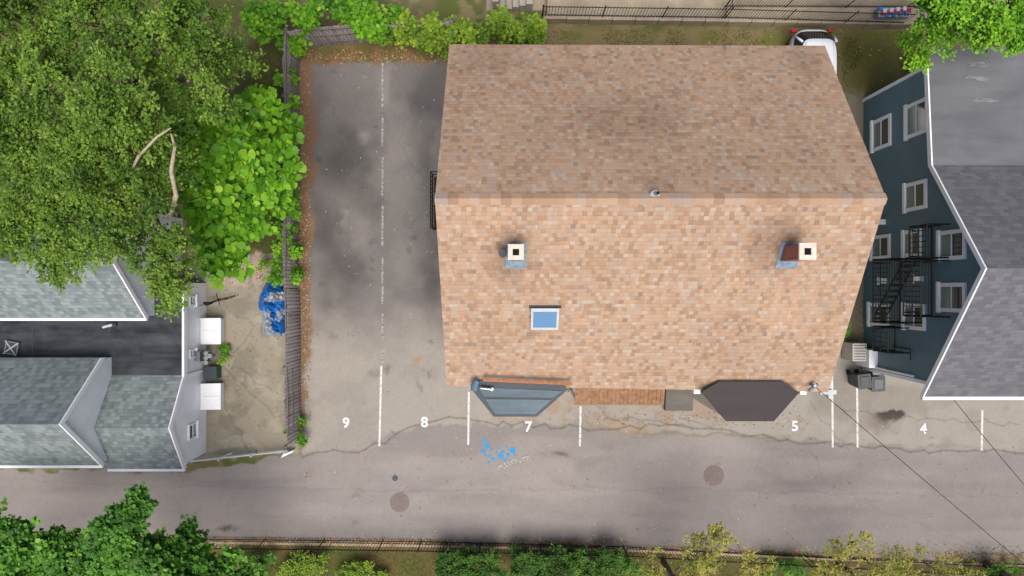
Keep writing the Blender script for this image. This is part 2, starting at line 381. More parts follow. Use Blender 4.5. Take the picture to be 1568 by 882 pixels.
Fq=np.stack([idx[:-1,:-1].ravel(),idx[:-1,1:].ravel(),idx[1:,1:].ravel(),idx[1:,:-1].ravel()],1)
npmesh('pavement',np.stack([X,Y,Z],1),Fq,col,m_ground)
# ---------------------------------------------------------------- markings
def strip(mb,x0,y0,x1,y1,w,z=0.005):
    a=Vector(P(x0,y0)); b=Vector(P(x1,y1)); d=(b-a).normalized(); n=Vector((-d.y,d.x,0))*w/2
    mb.face([(a.x-n.x,a.y-n.y,z),(b.x-n.x,b.y-n.y,z),(b.x+n.x,b.y+n.y,z),(a.x+n.x,a.y+n.y,z)])
mb=MB()
for L in [(584,560,581,683),(718,600,717,681),(889,622,888,683),(1274,560,1275,685),(1312,570,1313,685),(1504,628,1503,690)]: strip(mb,*L,0.08)
obj('parking_line_markings',mb,m_pw)
mb=MB(); y=97
while y<560:
    L=random.uniform(22,70); strip(mb,586,y,585.5,min(y+L,560),0.075); y+=L+random.choice([2,4,8,16])
obj('faded_parking_line',mb,m_pf)
for ch,px,py in [('9',530,648),('8',650,647),('7',809,654),('6',1148,636),('5',1217,653),('4',1414,657)]:
    cu=bpy.data.curves.new('painted_number','FONT'); cu.body=ch; cu.size=0.58; cu.align_x='CENTER'; cu.align_y='CENTER'; cu.offset=0.01
    o=bpy.data.objects.new('painted_parking_number',cu); o.location=P2(px,py)+(0.006,); cu.materials.append(m_pn); scene.collection.objects.link(o)
mb=MB()
def blobdisc(mb,cx,cy,r,z,k=9):
    x,y,_=P(cx,cy); mb.face([(x+r*random.uniform(.5,1.2)*math.cos(2*math.pi*i/k),y+r*random.uniform(.5,1.2)*math.sin(2*math.pi*i/k),z) for i in range(k)])
zz=0.005
for (a,b,r) in [(742,674,.09),(746,683,.12),(741,691,.11),(750,699,.08),(766,698,.14),(774,704,.08),(764,686,.05),(784,690,.13),(778,697,.08),(756,703,.08),(748,708,.05),(760,692,.05),(738,682,.04),(753,689,.05),(770,692,.07),(789,698,.04),(744,697,.05),(776,685,.04)]:
    zz+=0.0005; blobdisc(mb,a,b,r*1.1,zz,11)
obj('blue_paint_marks',mb,m_pb)
mb=MB()
pts=[]
for i in range(46):
    t=i/45; pts.append((762+t*48+4*math.sin(i*1.9),716-t*16+5*math.cos(i*2.3)))
for i in range(45):
    if i%7!=6: strip(mb,*pts[i],*pts[i+1],0.018,0.006+i*0.00006)
obj('chalk_scribble',mb,m_pg)
def manhole(px,py,r):
    x,y,_=P(px,py); mb=MB(); mb.cyl(x,y,-0.01,0.006,r*1.12,32); mb.cyl(x,y,0.0,0.012,r*0.95,32)
    for i in range(-3,4):
        h=math.sqrt(max(0,(r*.85)**2-(i*r*.24)**2)); mb.box(x+i*r*.24-.012,x+i*r*.24+.012,y-h,y+h,0.012,0.02)
        mb.box(x-h,x+h,y+i*r*.24-.012,y+i*r*.24+.012,0.012,0.018)
    obj('manhole_cover',mb,m_manh)
manhole(1093,728,.38); manhole(612,769,.36)
mb=MB(); x,y,_=P(605,732); mb.cyl(x,y,0,0.012,.12,20); mb.cyl(x,y,0.012,0.03,.05,8); obj('valve_cover',mb,m_rim)
# ---------------------------------------------------------------- window helper
def window_x(mb,X,y0,y1,z0,z1,out,fr=0.1,cross=True):
    a,b=X,X+out*0.06
    mb.mat(0); mb.box(a,b,y0,y1,z1-fr,z1); mb.box(a,b+out*.04,y0-.04,y1+.04,z0-.03,z0+fr*.8); mb.box(a,b,y0,y0+fr,z0+fr*.8,z1-fr); mb.box(a,b,y1-fr,y1,z0+fr*.8,z1-fr)
    ym=(y0+y1)/2; zm=(z0+z1)/2
    mb.mat(1); mb.box(a,X+out*0.02,y0+fr,y1-fr,z0+fr*.8,zm-.025)
    mb.mat(2); mb.box(a,X+out*0.03,y0+fr,y1-fr,zm+.025,z1-fr)
    mb.mat(0); mb.box(a,X+out*0.045,y0+fr,y1-fr,zm-.025,zm+.025)
def window_y(mb,Yp,x0,x1,z0,z1,out,fr=0.1):
    a,b=Yp,Yp+out*0.06
    mb.mat(0); mb.box(x0,x1,a,b,z1-fr,z1); mb.box(x0-.04,x1+.04,a,b+out*.04,z0-.03,z0+fr*.8); mb.box(x0,x0+fr,a,b,z0+fr*.8,z1-fr); mb.box(x1-fr,x1,a,b,z0+fr*.8,z1-fr)
    mb.mat(1); mb.box(x0+fr,x1-fr,a,Yp+out*0.02,z0+fr*.8,z1-fr)
    zm=(z0+z1)/2; mb.mat(0); mb.box(x0+fr,x1-fr,Yp+out*0.02,Yp+out*0.045,zm-.025,zm+.025)
m_glassd=glass('dark_window_glass',lin(62,72,74))
WM=[m_whitet,m_glass,m_glassd]
# ---------------------------------------------------------------- MAIN HOUSE
HE,HR=6.5,10.08
house=empty('shingle_roof_house')
TL=P(688,68,HE);TR=P(1263,70,HE);BL=P(684,591,HE);BR=P(1268,600,HE);RL=P(666,304,HR);RR=P(1357,304,HR)
mb=MB(); mb.slab([BL,BR,RR,RL],.14); obj('roof_front_slope',mb,m_roof,house)
mb=MB(); mb.slab([RL,RR,TR,TL],.14); obj('roof_rear_slope',mb,m_roof,house)
mb=MB(); L=(RR[0]-RL[0]); n=42
for i in range(n):
    x0=RL[0]+L*i/n-.01; x1=RL[0]+L*(i+1)/n+.02; y=RL[1]; z=HR+.014+ (i%2)*.004
    w=.155; mb.face([(x0,y-w,z-w*.66),(x1,y-w,z-w*.66+.006),(x1,y,z+.006),(x0,y,z)]); mb.face([(x0,y,z),(x1,y,z+.006),(x1,y+w,z-w*.66+.006),(x0,y+w,z-w*.66)])
obj('ridge_cap',mb,m_cap,house)
def gab_wall(mb,x,y0,y1,ze,yr,zr,out):
    pts=[(x,y0,0),(x,y1,0),(x,y1,ze),(x,yr,zr),(x,y0,ze)]
    mb.face(pts if out>0 else pts[::-1])
wx0,wx1,wy0,wy1=RL[0]+.25,RR[0]-.25,BL[1]+.3,TL[1]-.3
HXR=TR[0]-.25
mb=MB(); zr_=HR-.2; ze_=HE-.02
gab_wall(mb,wx0,wy0,wy1,ze_,RL[1],zr_,-1)
for (ya,yb,xa,xb) in ((wy0,RL[1],HXR,wx1),(RL[1],wy1,wx1,HXR)):
    za=ze_ if ya==wy0 else zr_; zb=zr_ if ya==wy0 else ze_
    mb.face([(xa,ya,0),(xb,yb,0),(xb,yb,zb),(xa,ya,za)])
mb.face([(wx0,wy0,0),(HXR,wy0,0),(HXR,wy0,ze_),(wx0,wy0,ze_)]); mb.face([(HXR,wy1,0),(wx0,wy1,0),(wx0,wy1,ze_),(HXR,wy1,ze_)])
obj('walls',mb,m_cream,house)
mb=MB()
for z0 in (1.0,4.0):
    for x in (0.2,3.4,6.2): window_y(mb,wy1,x,x+.95,z0,z0+1.4,1)
    for y in (-1.6,0.6,5.0): window_x(mb,wx0,y,y+.95,z0,z0+1.4,-1)
    window_y(mb,wy0,3.9,4.8,z0+.2,z0+1.5,-1)
obj('windows',mb,WM,house)
mb=MB()
def fasc(a,b,w=.05,h=.18):
    a=Vector(a);b=Vector(b);d=(b-a); n=Vector((-d.y,d.x,0)).normalized()*w
    mb.slab([tuple(a),tuple(b),tuple(b+n),tuple(a+n)],h)
dz=Vector((0,0,-.16))
fasc(Vector(BR)+dz+Vector((0,.08,0)),Vector(BL)+dz+Vector((0,.08,0)),.05); fasc(Vector(TL)+dz+Vector((0,-.08,0)),Vector(TR)+dz+Vector((0,-.08,0)),.05)
obj('fascia',mb,m_terra,house)
def bay(pts_px,h,topmat,inner=None,inmat=None,name='bay'):
    pts=[P2(x,y,h) for x,y in pts_px]
    cx=sum(p[0] for p in pts)/len(pts); cy=sum(p[1] for p in pts)/len(pts)
    sh=[(cx+(p[0]-cx)*.93,cy+(p[1]-cy)*.93) for p in pts]
    mb=MB(); mb.mat(0); mb.prism(sh,0,h-.1); mb.mat(1); mb.prism(pts,h-.1,h)
    if inner:
        mb.mat(2); mb.prism([P2(x,y,h+.02) for x,y in inner],h,h+.02)
    obj(name,mb,[m_cream,topmat,inmat or topmat],house)
bay([(1074,600),(1102,584),(1198,584),(1224,601),(1185,645),(1112,645)],6.85,m_bayroof,name='right_bay')
bay([(722,596),(730,582),(858,588),(869,597),(822,638),(756,638)],6.72,m_rim,[(732,593),(862,599),(846,609),(742,607)],m_bayblue,name='left_bay')
mb=MB(); mb.prism([P2(x,y,6.745) for x,y in [(743,611),(845,612),(820,634),(759,634)]],6.72,6.745); obj('bay_roof_panel',mb,m_bayblue,house)
mb=MB(); a=P(736,594,6.85); b=P(753,596,6.85); mb.tube([a,b],.05,8); mb.tube([b,(b[0],b[1],6.73)],.06,8); mb.mat(1)
mb.tube([P(727,598,6.9),P(727,590,6.9),P(731,582,6.95)],[.12,.13,.08],10); obj('bay_vent',mb,[m_metal,m_bluecopper],house)
mb=MB(); a=P(740,584,6.96);b=P(876,590,6.9); c=P(876,586,6.98); d=P(740,580,7.02)
mb.slab([a,b,c,d],.05); obj('exposed_roof_edge',mb,m_orng,house)
mb=MB()
for x,y in ((1068,602),(1231,603)): 
    p=P(x,y,6.5); mb.box(p[0]-.1,p[0]+.1,p[1]-.03,p[1]+.12,6.2,6.45)
obj('gutter_ends',mb,m_whitet,house)
mb=MB(); a=P(880,621,3.0); b=P(1017,621,3.0); 
nb=22
for i in range(nb):
    x0=a[0]+(b[0]-a[0])*i/nb; x1=a[0]+(b[0]-a[0])*(i+1)/nb-.012; z=2.97+random.uniform(0,.015)
    mb.mat(0); mb.slab([(x0,a[1]+random.uniform(0,.03),z),(x1,a[1]+random.uniform(0,.03),z),(x1,wy0,z+.5),(x0,wy0,z+.5)],.05)
mb.mat(1)
for x in (a[0]+.1,b[0]-.1): mb.box(x-.06,x+.06,a[1]+.08,a[1]+.2,0,2.92)
mb.mat(2); mb.box(a[0],b[0],a[1]+.05,wy0,0,.35)
obj('porch',mb,[m_porch,m_whitet,m_conc],house)
mb=MB(); a=P(1020,630,0.5); b=P(1062,630,.5); mb.mat(0); mb.slab([(a[0],a[1],.35),(b[0],b[1],.35),(b[0],wy0,.8),(a[0],wy0,.8)],.3); obj('cellar_bulkhead',mb,m_bulk,house)
def roofz(y): return HR-(HR-HE)*abs(y-RL[1])/(RL[1]-BL[1] if y<RL[1] else TL[1]-RL[1])
def chimney(cx,cy,zt,w,name,mats):
    mb=MB(); zb=roofz(cy)-.4; mb.mat(0); mb.box(cx-w,cx+w,cy-w,cy+w,zb,zt-.08)
    mb.mat(1); W=w+.02; o=w*.45
    for (x0,x1,y0,y1) in ((cx-W,cx+W,cy-W,cy-o),(cx-W,cx+W,cy+o,cy+W),(cx-W,cx-o,cy-o,cy+o),(cx+o,cx+W,cy-o,cy+o)): mb.box(x0,x1,y0,y1,zt-.08,zt)
    mb.mat(2); mb.box(cx-o+.002,cx+o-.002,cy-o+.002,cy+o-.002,zt-.079,zt-.05)  # dark plug paints the shade inside the flue
    mb.mat(3); f=w+.1
    for k,(x0,x1,y0,y1) in enumerate(((cx-f,cx+f,cy-f-.1,cy-w-.004),(cx-f,cx+f,cy+w+.004,cy+f),(cx-f,cx-w-.004,cy-w,cy+w),(cx+w+.004,cx+f,cy-w,cy+w))):
        mb.slab([(x0,y0,roofz(y0)+.03),(x1,y0,roofz(y0)+.03),(x1,y1,roofz(y1)+.03),(x0,y1,roofz(y1)+.03)],.02)
    obj(name,mb,mats,house)
chimney(*P2(790,386,10.0),10.0,.19,'left_chimney',[m_brick,plain('cream_cap',lin(215,204,188,.8),.8,.15,8),m_opening,m_flash])
chimney(*P2(1237,385,10.35),10.35,.20,'right_chimney',[m_brick,plain('cream_cap2',lin(218,208,192,.8),.8,.15,8),m_opening,m_flash])
mb=MB(); x,y,_=P(770,388,9.6); mb.cyl(x,y,9.0,9.55,.06,12); mb.cyl(x,y,9.5,9.65,.11,12); obj('flue_pipe',mb,m_rim,house)
mb=MB(); x,y,_=P(1008,295,10.3); mb.cyl(x,y,9.6,10.25,.055,12); mb.mat(1); mb.cyl(x,y,10.25,10.27,.045,12); mb.mat(0); mb.cyl(x-.03,y-.02,roofz(y),roofz(y)+.06,.13,12); obj('vent_pipe',mb,[m_metal,m_opening],house)  # dark disc on the pipe paints the shade of its open end
mb=MB()
x0,y1,_=P(813,472,8.1); x1,y0,_=P(856,506,8.1); z0=roofz(y0)+.12; z1=roofz(y1)+.12
mb.mat(0); mb.slab([(x0,y0,z0),(x1,y0,z0),(x1,y1,z1),(x0,y1,z1)],.14)
e=.07; s=(z1-z0)/(y1-y0)
mb.mat(1); mb.slab([(x0+e,y0+e,z0+e*s+.02),(x1-e,y0+e,z0+e*s+.02),(x1-e,y1-e*1.6,z1-e*1.6*s+.02),(x0+e,y1-e*1.6,z1-e*1.6*s+.02)],.03)
mb.mat(2); mb.slab([(x0-.06,y1,z1-.08),(x1+.06,y1,z1-.08),(x1+.06,y1+.08,z1-.03),(x0-.06,y1+.08,z1-.03)],.02)
obj('skylight',mb,[m_gate,m_sky,m_rim],house)
mb=MB(); ya,yb=1.95,3.75; xo=-2.62; zd=5.0
mb.box(xo,wx0,ya,yb,zd-.06,zd)
for z in (zd+.5,zd+1.0):
    mb.bar((xo,ya,z),(xo,yb,z),.018); mb.bar((xo,ya,z),(wx0,ya,z),.018); mb.bar((xo,yb,z),(wx0,yb,z),.018)
for i in range(15): y=ya+(yb-ya)*i/14; mb.bar((xo,y,zd),(xo,y,zd+1.0),.012)
for x in (xo,(xo+wx0)/2): mb.bar((x,ya,zd),(x,ya,zd+1),.012); mb.bar((x,yb,zd),(x,yb,zd+1),.012)
for y in (ya+.1,yb-.1): mb.bar((xo,y,zd-.05),(wx0,y,zd-.8),.02)
obj('fire_escape_balcony',mb,m_black,house)
mb=MB(); p=P(1246,590,6.9); mb.mat(0); mb.cyl(p[0],p[1],4.5,7.0,.045,10); mb.mat(1); mb.tube([P(1238,598,6.9),P(1252,588,6.9)],.05,8); mb.mat(2); mb.box(P(1256,0,6.4)[0],P(1281,0,6.4)[0],P(0,604,6.4)[1],P(0,597,6.4)[1],6.33,6.4); mb.box(P(1270,0,6.4)[0],P(1275,0,6.4)[0],P(0,612,6.4)[1],P(0,577,6.4)[1],6.26,6.32)
mb.mat(0); q=P(1272,600,6.3); mb.bar((q[0]-.9,q[1]+.3,6.3),(q[0],q[1],6.3),.03); obj('service_mast',mb,[m_metal,m_bluecopper,m_gate],house)
# ---------------------------------------------------------------- BLUE BUILDING
bb=empty('blue_apartment_building')
XR=14.1; XW=14.42; XE=30
zR=28-XR*F/727; zK=28-XR*F/644; zT=28-XR*F/636; zE=28-XR*F/631
yR=30*(28-zR)/F; yK=188*(28-zK)/F; yT=369*(28-zT)/F; yE=-166*(28-zE)/F
mb=MB(); mb.slab([(XR,yE,zE),(XE,yE,zE),(XE,yR,zR),(XR,yR,zR)],.12); mb.slab([(XR,yR,zR),(XE,yR,zR),(XE,yK,zK),(XR,yK,zK)],.12); obj('gable_roof',mb,m_slate,bb)
mb=MB(); mb.slab([(XR,yK,zK),(XE,yK,zK),(XE,yT,zT),(XR,yT,zT)],.14)
for i in range(1,5):
    y=yK+(yT-yK)*i/5; z=zK+(zT-zK)*i/5; mb.slab([(XR,y,z+.012),(XE,y,z+.012),(XE,y+.05,z+.012),(XR,y+.05,z+.012)],.01)
obj('low_slope_roof',mb,m_roll,bb)
mb=MB(); 
yb0,yb1=-3.35,7.75
def zroof(y):
    if y>yK: return zK+(zT-zK)*(y-yK)/(yT-yK)
    if y>yR: return zR+(zK-zR)*(y-yR)/(yK-yR)
    return zE+(zR-zE)*(y-yE)/(yR-yE)
pts=[(XW,yb0,0),(XW,yb1,0),(XW,yb1,zroof(yb1)-.12),(XW,yK,zK-.14),(XW,yR,zR-.14),(XW,yb0,zroof(yb0)-.12)]
mb.face(pts[::-1]); mb.face([(XW,yb0,0),(XE,yb0,0),(XE,yb0,zroof(yb0)-.12),(XW,yb0,zroof(yb0)-.12)]); mb.face([(XE,yb1,0),(XW,yb1,0),(XW,yb1,zroof(yb1)-.12),(XE,yb1,zroof(yb1)-.12)]); mb.face([(XE,p[1],p[2]) for p in pts])
obj('walls',mb,m_blue,bb)
mb=MB()
def rake(y0,z0,y1,z1,h=.2):
    x0,x1=XR-.05,XR-.003; z0+=.02;z1+=.02
    mb.face([(x0,y0,z0),(x0,y0,z0-h),(x0,y1,z1-h),(x0,y1,z1)]); mb.face([(x0,y0,z0),(x0,y1,z1),(x1,y1,z1),(x1,y0,z0)]); mb.face([(x0,y0,z0-h),(x1,y0,z0-h),(x1,y1,z1-h),(x0,y1,z1-h)])
rake(yE,zE,yR,zR); rake(yR,zR,yK,zK); rake(yK,zK,yT,zT)
mb.box(XR-.05,XE,yE-.12,yE-.01,zE-.14,zE-.0)
mb.box(XW-.05,XW-.002,yb0,yb0+.12,0,zroof(yb0)-.2); mb.box(XW-.05,XW-.002,yb1-.12,yb1,0,zroof(yb1)-.2)
mb.face([(XR,yE,zE-.13),(XW,yE,zE-.13),(XW,yR,zR-.13),(XR,yR,zR-.13)])
obj('white_rake_trim',mb,m_whitet,bb)
mb=MB()
def wh(px): return 28-XW*F/(px-784)
def wyy(py,px): return (441-py)*(28-wh(px))/F
for (a,b,c,d) in [(1336,1365,180,228),(1388,1422,155,208),(1386,1420,278,322),(1335,1364,360,397),(1384,1412,352,393),(1438,1480,352,398),(1331,1362,464,500),(1384,1418,465,505),(1438,1480,433,478)]:
    mid=(a+b)/2; window_x(mb,XW,wyy(d,mid),wyy(c,mid),wh(a),wh(b),-1,.13)
obj('windows',mb,WM,bb)
mb=MB()
def balcony(y0,y1,z,xo,xw=XW-.01,gap=0.1,rail=True):
    n=int((xw-xo)/gap)
    mb.bar((xo,y0,z),(xo,y1,z),.035); mb.bar((xw,y0,z),(xw,y1,z),.035); mb.bar((xo,y0,z),(xw,y0,z),.035); mb.bar((xo,y1,z),(xw,y1,z),.035)
    for i in range(n+1): x=xo+(xw-xo)*i/n; mb.bar((x,y0,z),(x,y1,z),.012)
    if rail:
        for zz_ in (z+.5,z+1.0):
            mb.bar((xo,y0,zz_),(xo,y1,zz_),.024); mb.bar((xo,y0,zz_),(xw,y0,zz_),.024); mb.bar((xo,y1,zz_),(xw,y1,zz_),.024)
        m_=max(3,int((y1-y0)/.16))
        for i in range(m_+1): y=y0+(y1-y0)*i/m_; mb.bar((xo,y,z),(xo,y,z+1),.014)
        for i in range(5):
            x=xo+(xw-xo)*i/5; mb.bar((x,y0,z),(x,y0,z+1),.014); mb.bar((x,y1,z),(x,y1,z+1),.014)
    for y in (y0+.1,y1-.1): mb.bar((xo,y,z),(xw,y,z-.7),.025)
balcony(1.0,2.1,4.55,13.65); balcony(-0.95,0.9,4.55,13.45); balcony(-1.25,1.05,2.65,13.4); balcony(-2.35,-1.45,2.3,13.6)
for s_ in (0,.45):
    mb.bar((13.45+s_,-1.0,2.7),(13.45+s_,.9,4.5),.03)
for i in range(9): t=i/9; mb.box(13.46,13.9,-1.0+1.9*t,-.9+1.9*t,2.72+1.8*t,2.74+1.8*t)
for s_ in (0,.35): mb.bar((14.0+s_,-2.37,.2),(14.0+s_,-2.37,2.3),.02)
for i in range(7): mb.bar((14.0,-2.37,.4+.28*i),(14.35,-2.37,.4+.28*i),.014)
obj('fire_escape',mb,m_black,bb)
mb=MB(); 
for (px,py) in ((1355,340),(1412,427),(1358,430)):
    z=wh(px); y=wyy(py,px); mb.mat(0); mb.box(XW-.3,XW,y-.1,y+.1,z-.06,z+.06); mb.bar((XW-.28,y-.16,z-.1),(XW-.28,y+.16,z-.1),.05)
mb.tube([(XW-.07,yb0+.2,.1),(XW-.07,yb0+.2,3.6)],.045,8)
mb.mat(1); mb.tube([(XW-.06,-2.6,3.4),(XW-.06,-2.2,3.4),(XW-.06,-2.2,2.2)],.02,6)
obj('lights_and_pipes',mb,[m_whitet,m_cable],bb)
mb=MB(); z=1.2
mb.mat(0); mb.slab([P(1350,558,z),P(1424,578,z),P(1426,570,z),P(1352,548,z)],.1); mb.box(XW-.35,XW-.002,-3.15,-2.45,.0,1.1)
mb.mat(1); mb.box(13.5,14.05,-2.9,-2.2,0.05,.95)
mb.mat(2)
for i in range(6): mb.box(13.55,14.0,-2.85+.11*i,-2.82+.11*i,.95,.97)
obj('basement_entry_and_condenser',mb,[m_whitet,m_beige,m_metal],bb)
mb=MB()
for (x,y) in ((1505,96),(1512,153),(1500,118)):
    p=P(x,y,5.1); z=zroof(p[1])
    for q_ in range(5):
        dx=random.uniform(-.3,.3); dy=random.uniform(-.08,.08); k=7; zz=z+.014+q_*.002+dy*(zK-zT)/(yK-yT)
        mb.face([(p[0]+dx+.25*random.uniform(.5,1.2)*math.cos(6.283*i/k),p[1]+dy+.06*random.uniform(.4,1.2)*math.sin(6.283*i/k),zz) for i in range(k)])
obj('roof_patches',mb,plain('pale_patch',lin(128,127,128),.8,.2),bb)
# ---------------------------------------------------------------- LEFT WHITE HOUSE
wh_=empty('white_grey_roof_house')
def gable(xg,xfar,yr,half,ze,zr,wallmat,nm,eo=.12,zb=0):
    s=(zr-ze)/half
    mb=MB(); mb.slab([(xfar,yr-half,ze),(xg,yr-half,ze),(xg,yr,zr),(xfar,yr,zr)],.1); mb.slab([(xfar,yr,zr),(xg,yr,zr),(xg,yr+half,ze),(xfar,yr+half,ze)],.1)
    obj(nm+'_roof',mb,m_grey,wh_)
    mb=MB(); x=xg-eo; h2=half-eo; z2=ze+eo*s-.1
    mb.face([(x,yr-h2,zb),(x,yr+h2,zb),(x,yr+h2,z2),(x,yr,zr-.11),(x,yr-h2,z2)])
    mb.face([(xfar,yr-h2,zb),(x,yr-h2,zb),(x,yr-h2,z2),(xfar,yr-h2,z2)]); mb.face([(x,yr+h2,zb),(xfar,yr+h2,zb),(xfar,yr+h2,z2),(x,yr+h2,z2)])
    obj(nm+'_walls',mb,wallmat,wh_)
    mb=MB()
    for sg in (-1,1):
        y0=yr+sg*half; x1=xg+.05
        mb.face([(x1,y0,ze+.02),(x1,y0,ze-.22),(x1,yr,zr-.22),(x1,yr,zr+.02)]); mb.face([(xg,y0,ze+.02),(x1,y0,ze+.02),(x1,yr,zr+.02),(xg,yr,zr+.02)]); mb.face([(xg,y0,ze-.22),(x1,y0,ze-.22),(x1,yr,zr-.22),(xg,yr,zr-.22)])
    mb.box(xfar,xg+.05,yr-half-.1,yr-half-.005,ze-.14,ze-.02)
    obj(nm+'_trim',mb,m_whitet,wh_)
gable(-15.07,-30,-4.53,1.97,3.0,5.3,m_whsid,'tall_gable',eo=.06)
gable(-12.44,-15.3,-5.07,1.77,2.2,3.3,m_whsid,'low_gable',eo=.1)
gable(-13.45,-30,0.9,2.0,3.0,5.1,m_whsid,'rear_gable',eo=.06)
mb=MB(); mb.box(-30,-12.44,-3.42,-0.2,2.08,2.2); mb.box(-13.5,-12.44,-.2,.25,2.08,2.2)
obj('flat_roof',mb,m_flat,wh_)
mb=MB(); mb.box(-30,-12.54,-3.4,.2,0,2.07); obj('flat_roof_walls',mb,m_whsid,wh_)
mb=MB(); mb.box(-12.46,-12.38,-3.42,.25,1.98,2.23); mb.box(-12.54,-12.5,-3.4,-3.3,0,1.97)
obj('edge_trim',mb,m_whitet,wh_)
mb=MB(); x0=-12.54
for (y0,y1,z0,z1) in [(-2.75,-2.4,1.0,1.5),(-5.9,-5.3,.9,1.6),(-.7,-.3,1.0,1.5)]: window_x(mb,x0,y0,y1,z0,z1,1,.06)
obj('windows',mb,WM,wh_)
mb=MB()
for py in (507,607):
    a=P(0,py-20,.45)[1]; b=P(0,py+20,.45)[1]; xa=-12.53; xb=P(338,0,.45)[0]
    mb.slab([(xa,b,.55),(xb,b,.45),(xb,a,.45),(xa,a,.55)],.06); mb.box(xa,xb-.06,b+.04,b+.1,0,.39); mb.box(xa,xb-.06,a-.1,a-.04,0,.39); mb.box(xb-.12,xb-.06,b+.1,a-.1,0,.39)
    ym=(a+b)/2; mb.slab([(xa+.1,ym-.015,.56),(xb-.05,ym-.015,.48),(xb-.05,ym+.015,.48),(xa+.1,ym+.015,.56)],.02)
obj('bulkhead_doors',mb,m_white,wh_)
mb=MB()
for i,(px,py) in enumerate([(316,541),(316,548),(316,555),(322,545)]):
    p=P(px,py,1); mb.cyl(p[0],p[1],.7,1.05,.09,12)
mb.box(-12.53,-12.3,-2.9,-2.5,.5,1.1); obj('gas_meters',mb,m_metal,wh_)
mb=MB(); p=P(322,571,.5); mb.box(p[0]-.25,p[0]+.25,p[1]-.25,p[1]+.25,0,.5); mb.mat(1); mb.box(p[0]-.27,p[0]+.27,p[1]-.27,p[1]+.27,.5,.54); obj('green_storage_bin',mb,[m_green,m_rim],bevel=.02)
mb=MB(); p=P(18,533,2.3)
cx,cy=p[0],p[1]; a=.35
r=[(cx+a*math.cos(t+.6),cy+a*math.sin(t+.6)) for t in (0,1.57,3.14,4.71)]; mb.mat(0); mb.prism(r,2.2,2.32); mb.mat(1); mb.prism([(cx+(q[0]-cx)*.8,cy+(q[1]-cy)*.8) for q in r],2.32,2.33)
mb.mat(2)
for i in (0,1): mb.bar((*r[i],2.35),(*r[i+2],2.35),.025)
p=P(165,499,2.4); mb.cyl(p[0],p[1],2.2,2.42,.05,10); mb.tube([(p[0]-.15,p[1]-.05,2.45),(p[0]+.2,p[1]+.05,2.45)],.05,8); mb.mat(1); mb.cyl(p[0]+.2,p[1]+.05,2.2,2.35,.07,10)
for x in (50,168): 
    q=P(x,0,2.2); mb.box(q[0]-.02,q[0]+.02,-3.2,-.9,2.2,2.212)
obj('roof_hatch_and_vents',mb,[m_metal,m_rim,m_gate],wh_)
# ---------------------------------------------------------------- wooden fence
def fence(name,path,h,pw=.14):
    V=[];Fs=[];C=[]
    for (a,b) in zip(path[:-1],path[1:]):
        a=np.array(a);b=np.array(b);L=np.linalg.norm(b-a);d=(b-a)/L;nn=np.array([-d[1],d[0]]); n=int(L/pw)
        for i in range(n):
            c=a+d*(i+.5)*pw; hh=h+rng.normal(0,.025); tl=rng.normal(0,.008); wv=.06*math.sin(i*.13)
            c=c+nn*wv*.4; w=pw*.49
            q=[c-d*w-nn*.012,c+d*w-nn*.012,c+d*w+nn*.012,c-d*w+nn*.012]; lean=nn*(rng.normal(0,.008)+wv)+d*tl
            k=len(V)
            V+=[(x[0],x[1],0) for x in q]+[(x[0]+lean[0],x[1]+lean[1],hh) for x in q]
            Fs+=[(k,k+1,k+5,k+4),(k+1,k+2,k+6,k+5),(k+2,k+3,k+7,k+6),(k+3,k,k+4,k+7),(k+4,k+5,k+6,k+7)]
            g=rng.uniform(.82,1.18); cc=np.array(lin(134,127,126)[:3])*g; C+=[cc]*8
        for z in (.3,h*.55,h-.2):
            k=len(V)
            for zz_ in (z,z+.08):
                for p in (a,b): 
                    for o_ in (.014,.06): q=p+nn*o_; V.append((q[0],q[1],zz_))
            C+=[np.array(lin(122,112,106)[:3])]*8
            Fs+=[(k,k+2,k+6,k+4),(k+1,k+5,k+7,k+3),(k+4,k+6,k+7,k+5),(k,k+1,k+3,k+2)]
        m=int(L/2.4)
        for i in range(m+1):
            p=a+d*L*i/max(m,1)+nn*.1; k=len(V); w=.045
            for zz_ in (0,h+.04): V+=[(p[0]-w,p[1]-w,zz_),(p[0]+w,p[1]-w,zz_),(p[0]+w,p[1]+w,zz_),(p[0]-w,p[1]+w,zz_)]
            C+=[np.array(lin(116,106,98)[:3])]*8; Fs+=[(k,k+1,k+5,k+4),(k+1,k+2,k+6,k+5),(k+2,k+3,k+7,k+6),(k+3,k,k+4,k+7),(k+4,k+5,k+6,k+7)]
    npmesh(name,np.array(V),np.array(Fs),np.array(C),m_wood)
fence('wooden_fence',[(-8.6,-6.1),(-8.72,0.0),(-8.70,9.85),(-2.2,10.3)],1.8)
# ---------------------------------------------------------------- iron fences
def ironfence(name,path,h,z0=0,gap=.12):
    mb=MB()
    for a,b in zip(path[:-1],path[1:]):
        a=Vector((*a,0));b=Vector((*b,0));L=(b-a).length;n=int(L/gap)
        for z in (z0+.12,z0+h-.1): mb.bar((a.x,a.y,z),(b.x,b.y,z),.02)
        for i in range(n+1):
            p=a.lerp(b,i/n); post=(i%20==0); r=.03 if post else .01
            mb.bar((p.x,p.y,z0),(p.x,p.y,z0+h+(.06 if post else 0)),r)
    obj(name,mb,m_black)
ironfence('iron_fence',[P2(300,838,1),P2(640,842,1),P2(960,850,1),P2(1250,866,1),P2(1600,884,1)],1.2)
ironfence('iron_fence',[P2(832,12,1.3),P2(1120,16,1.3),P2(1400,24,1.3)],1.0,.5)
ironfence('iron_fence',[P2(1120,-2,1.3),P2(1120,16,1.3)],1.0,.5)
ironfence('iron_fence',[P2(1120,-2,1.3),P2(1420,-1,1.3)],1.0,.5)
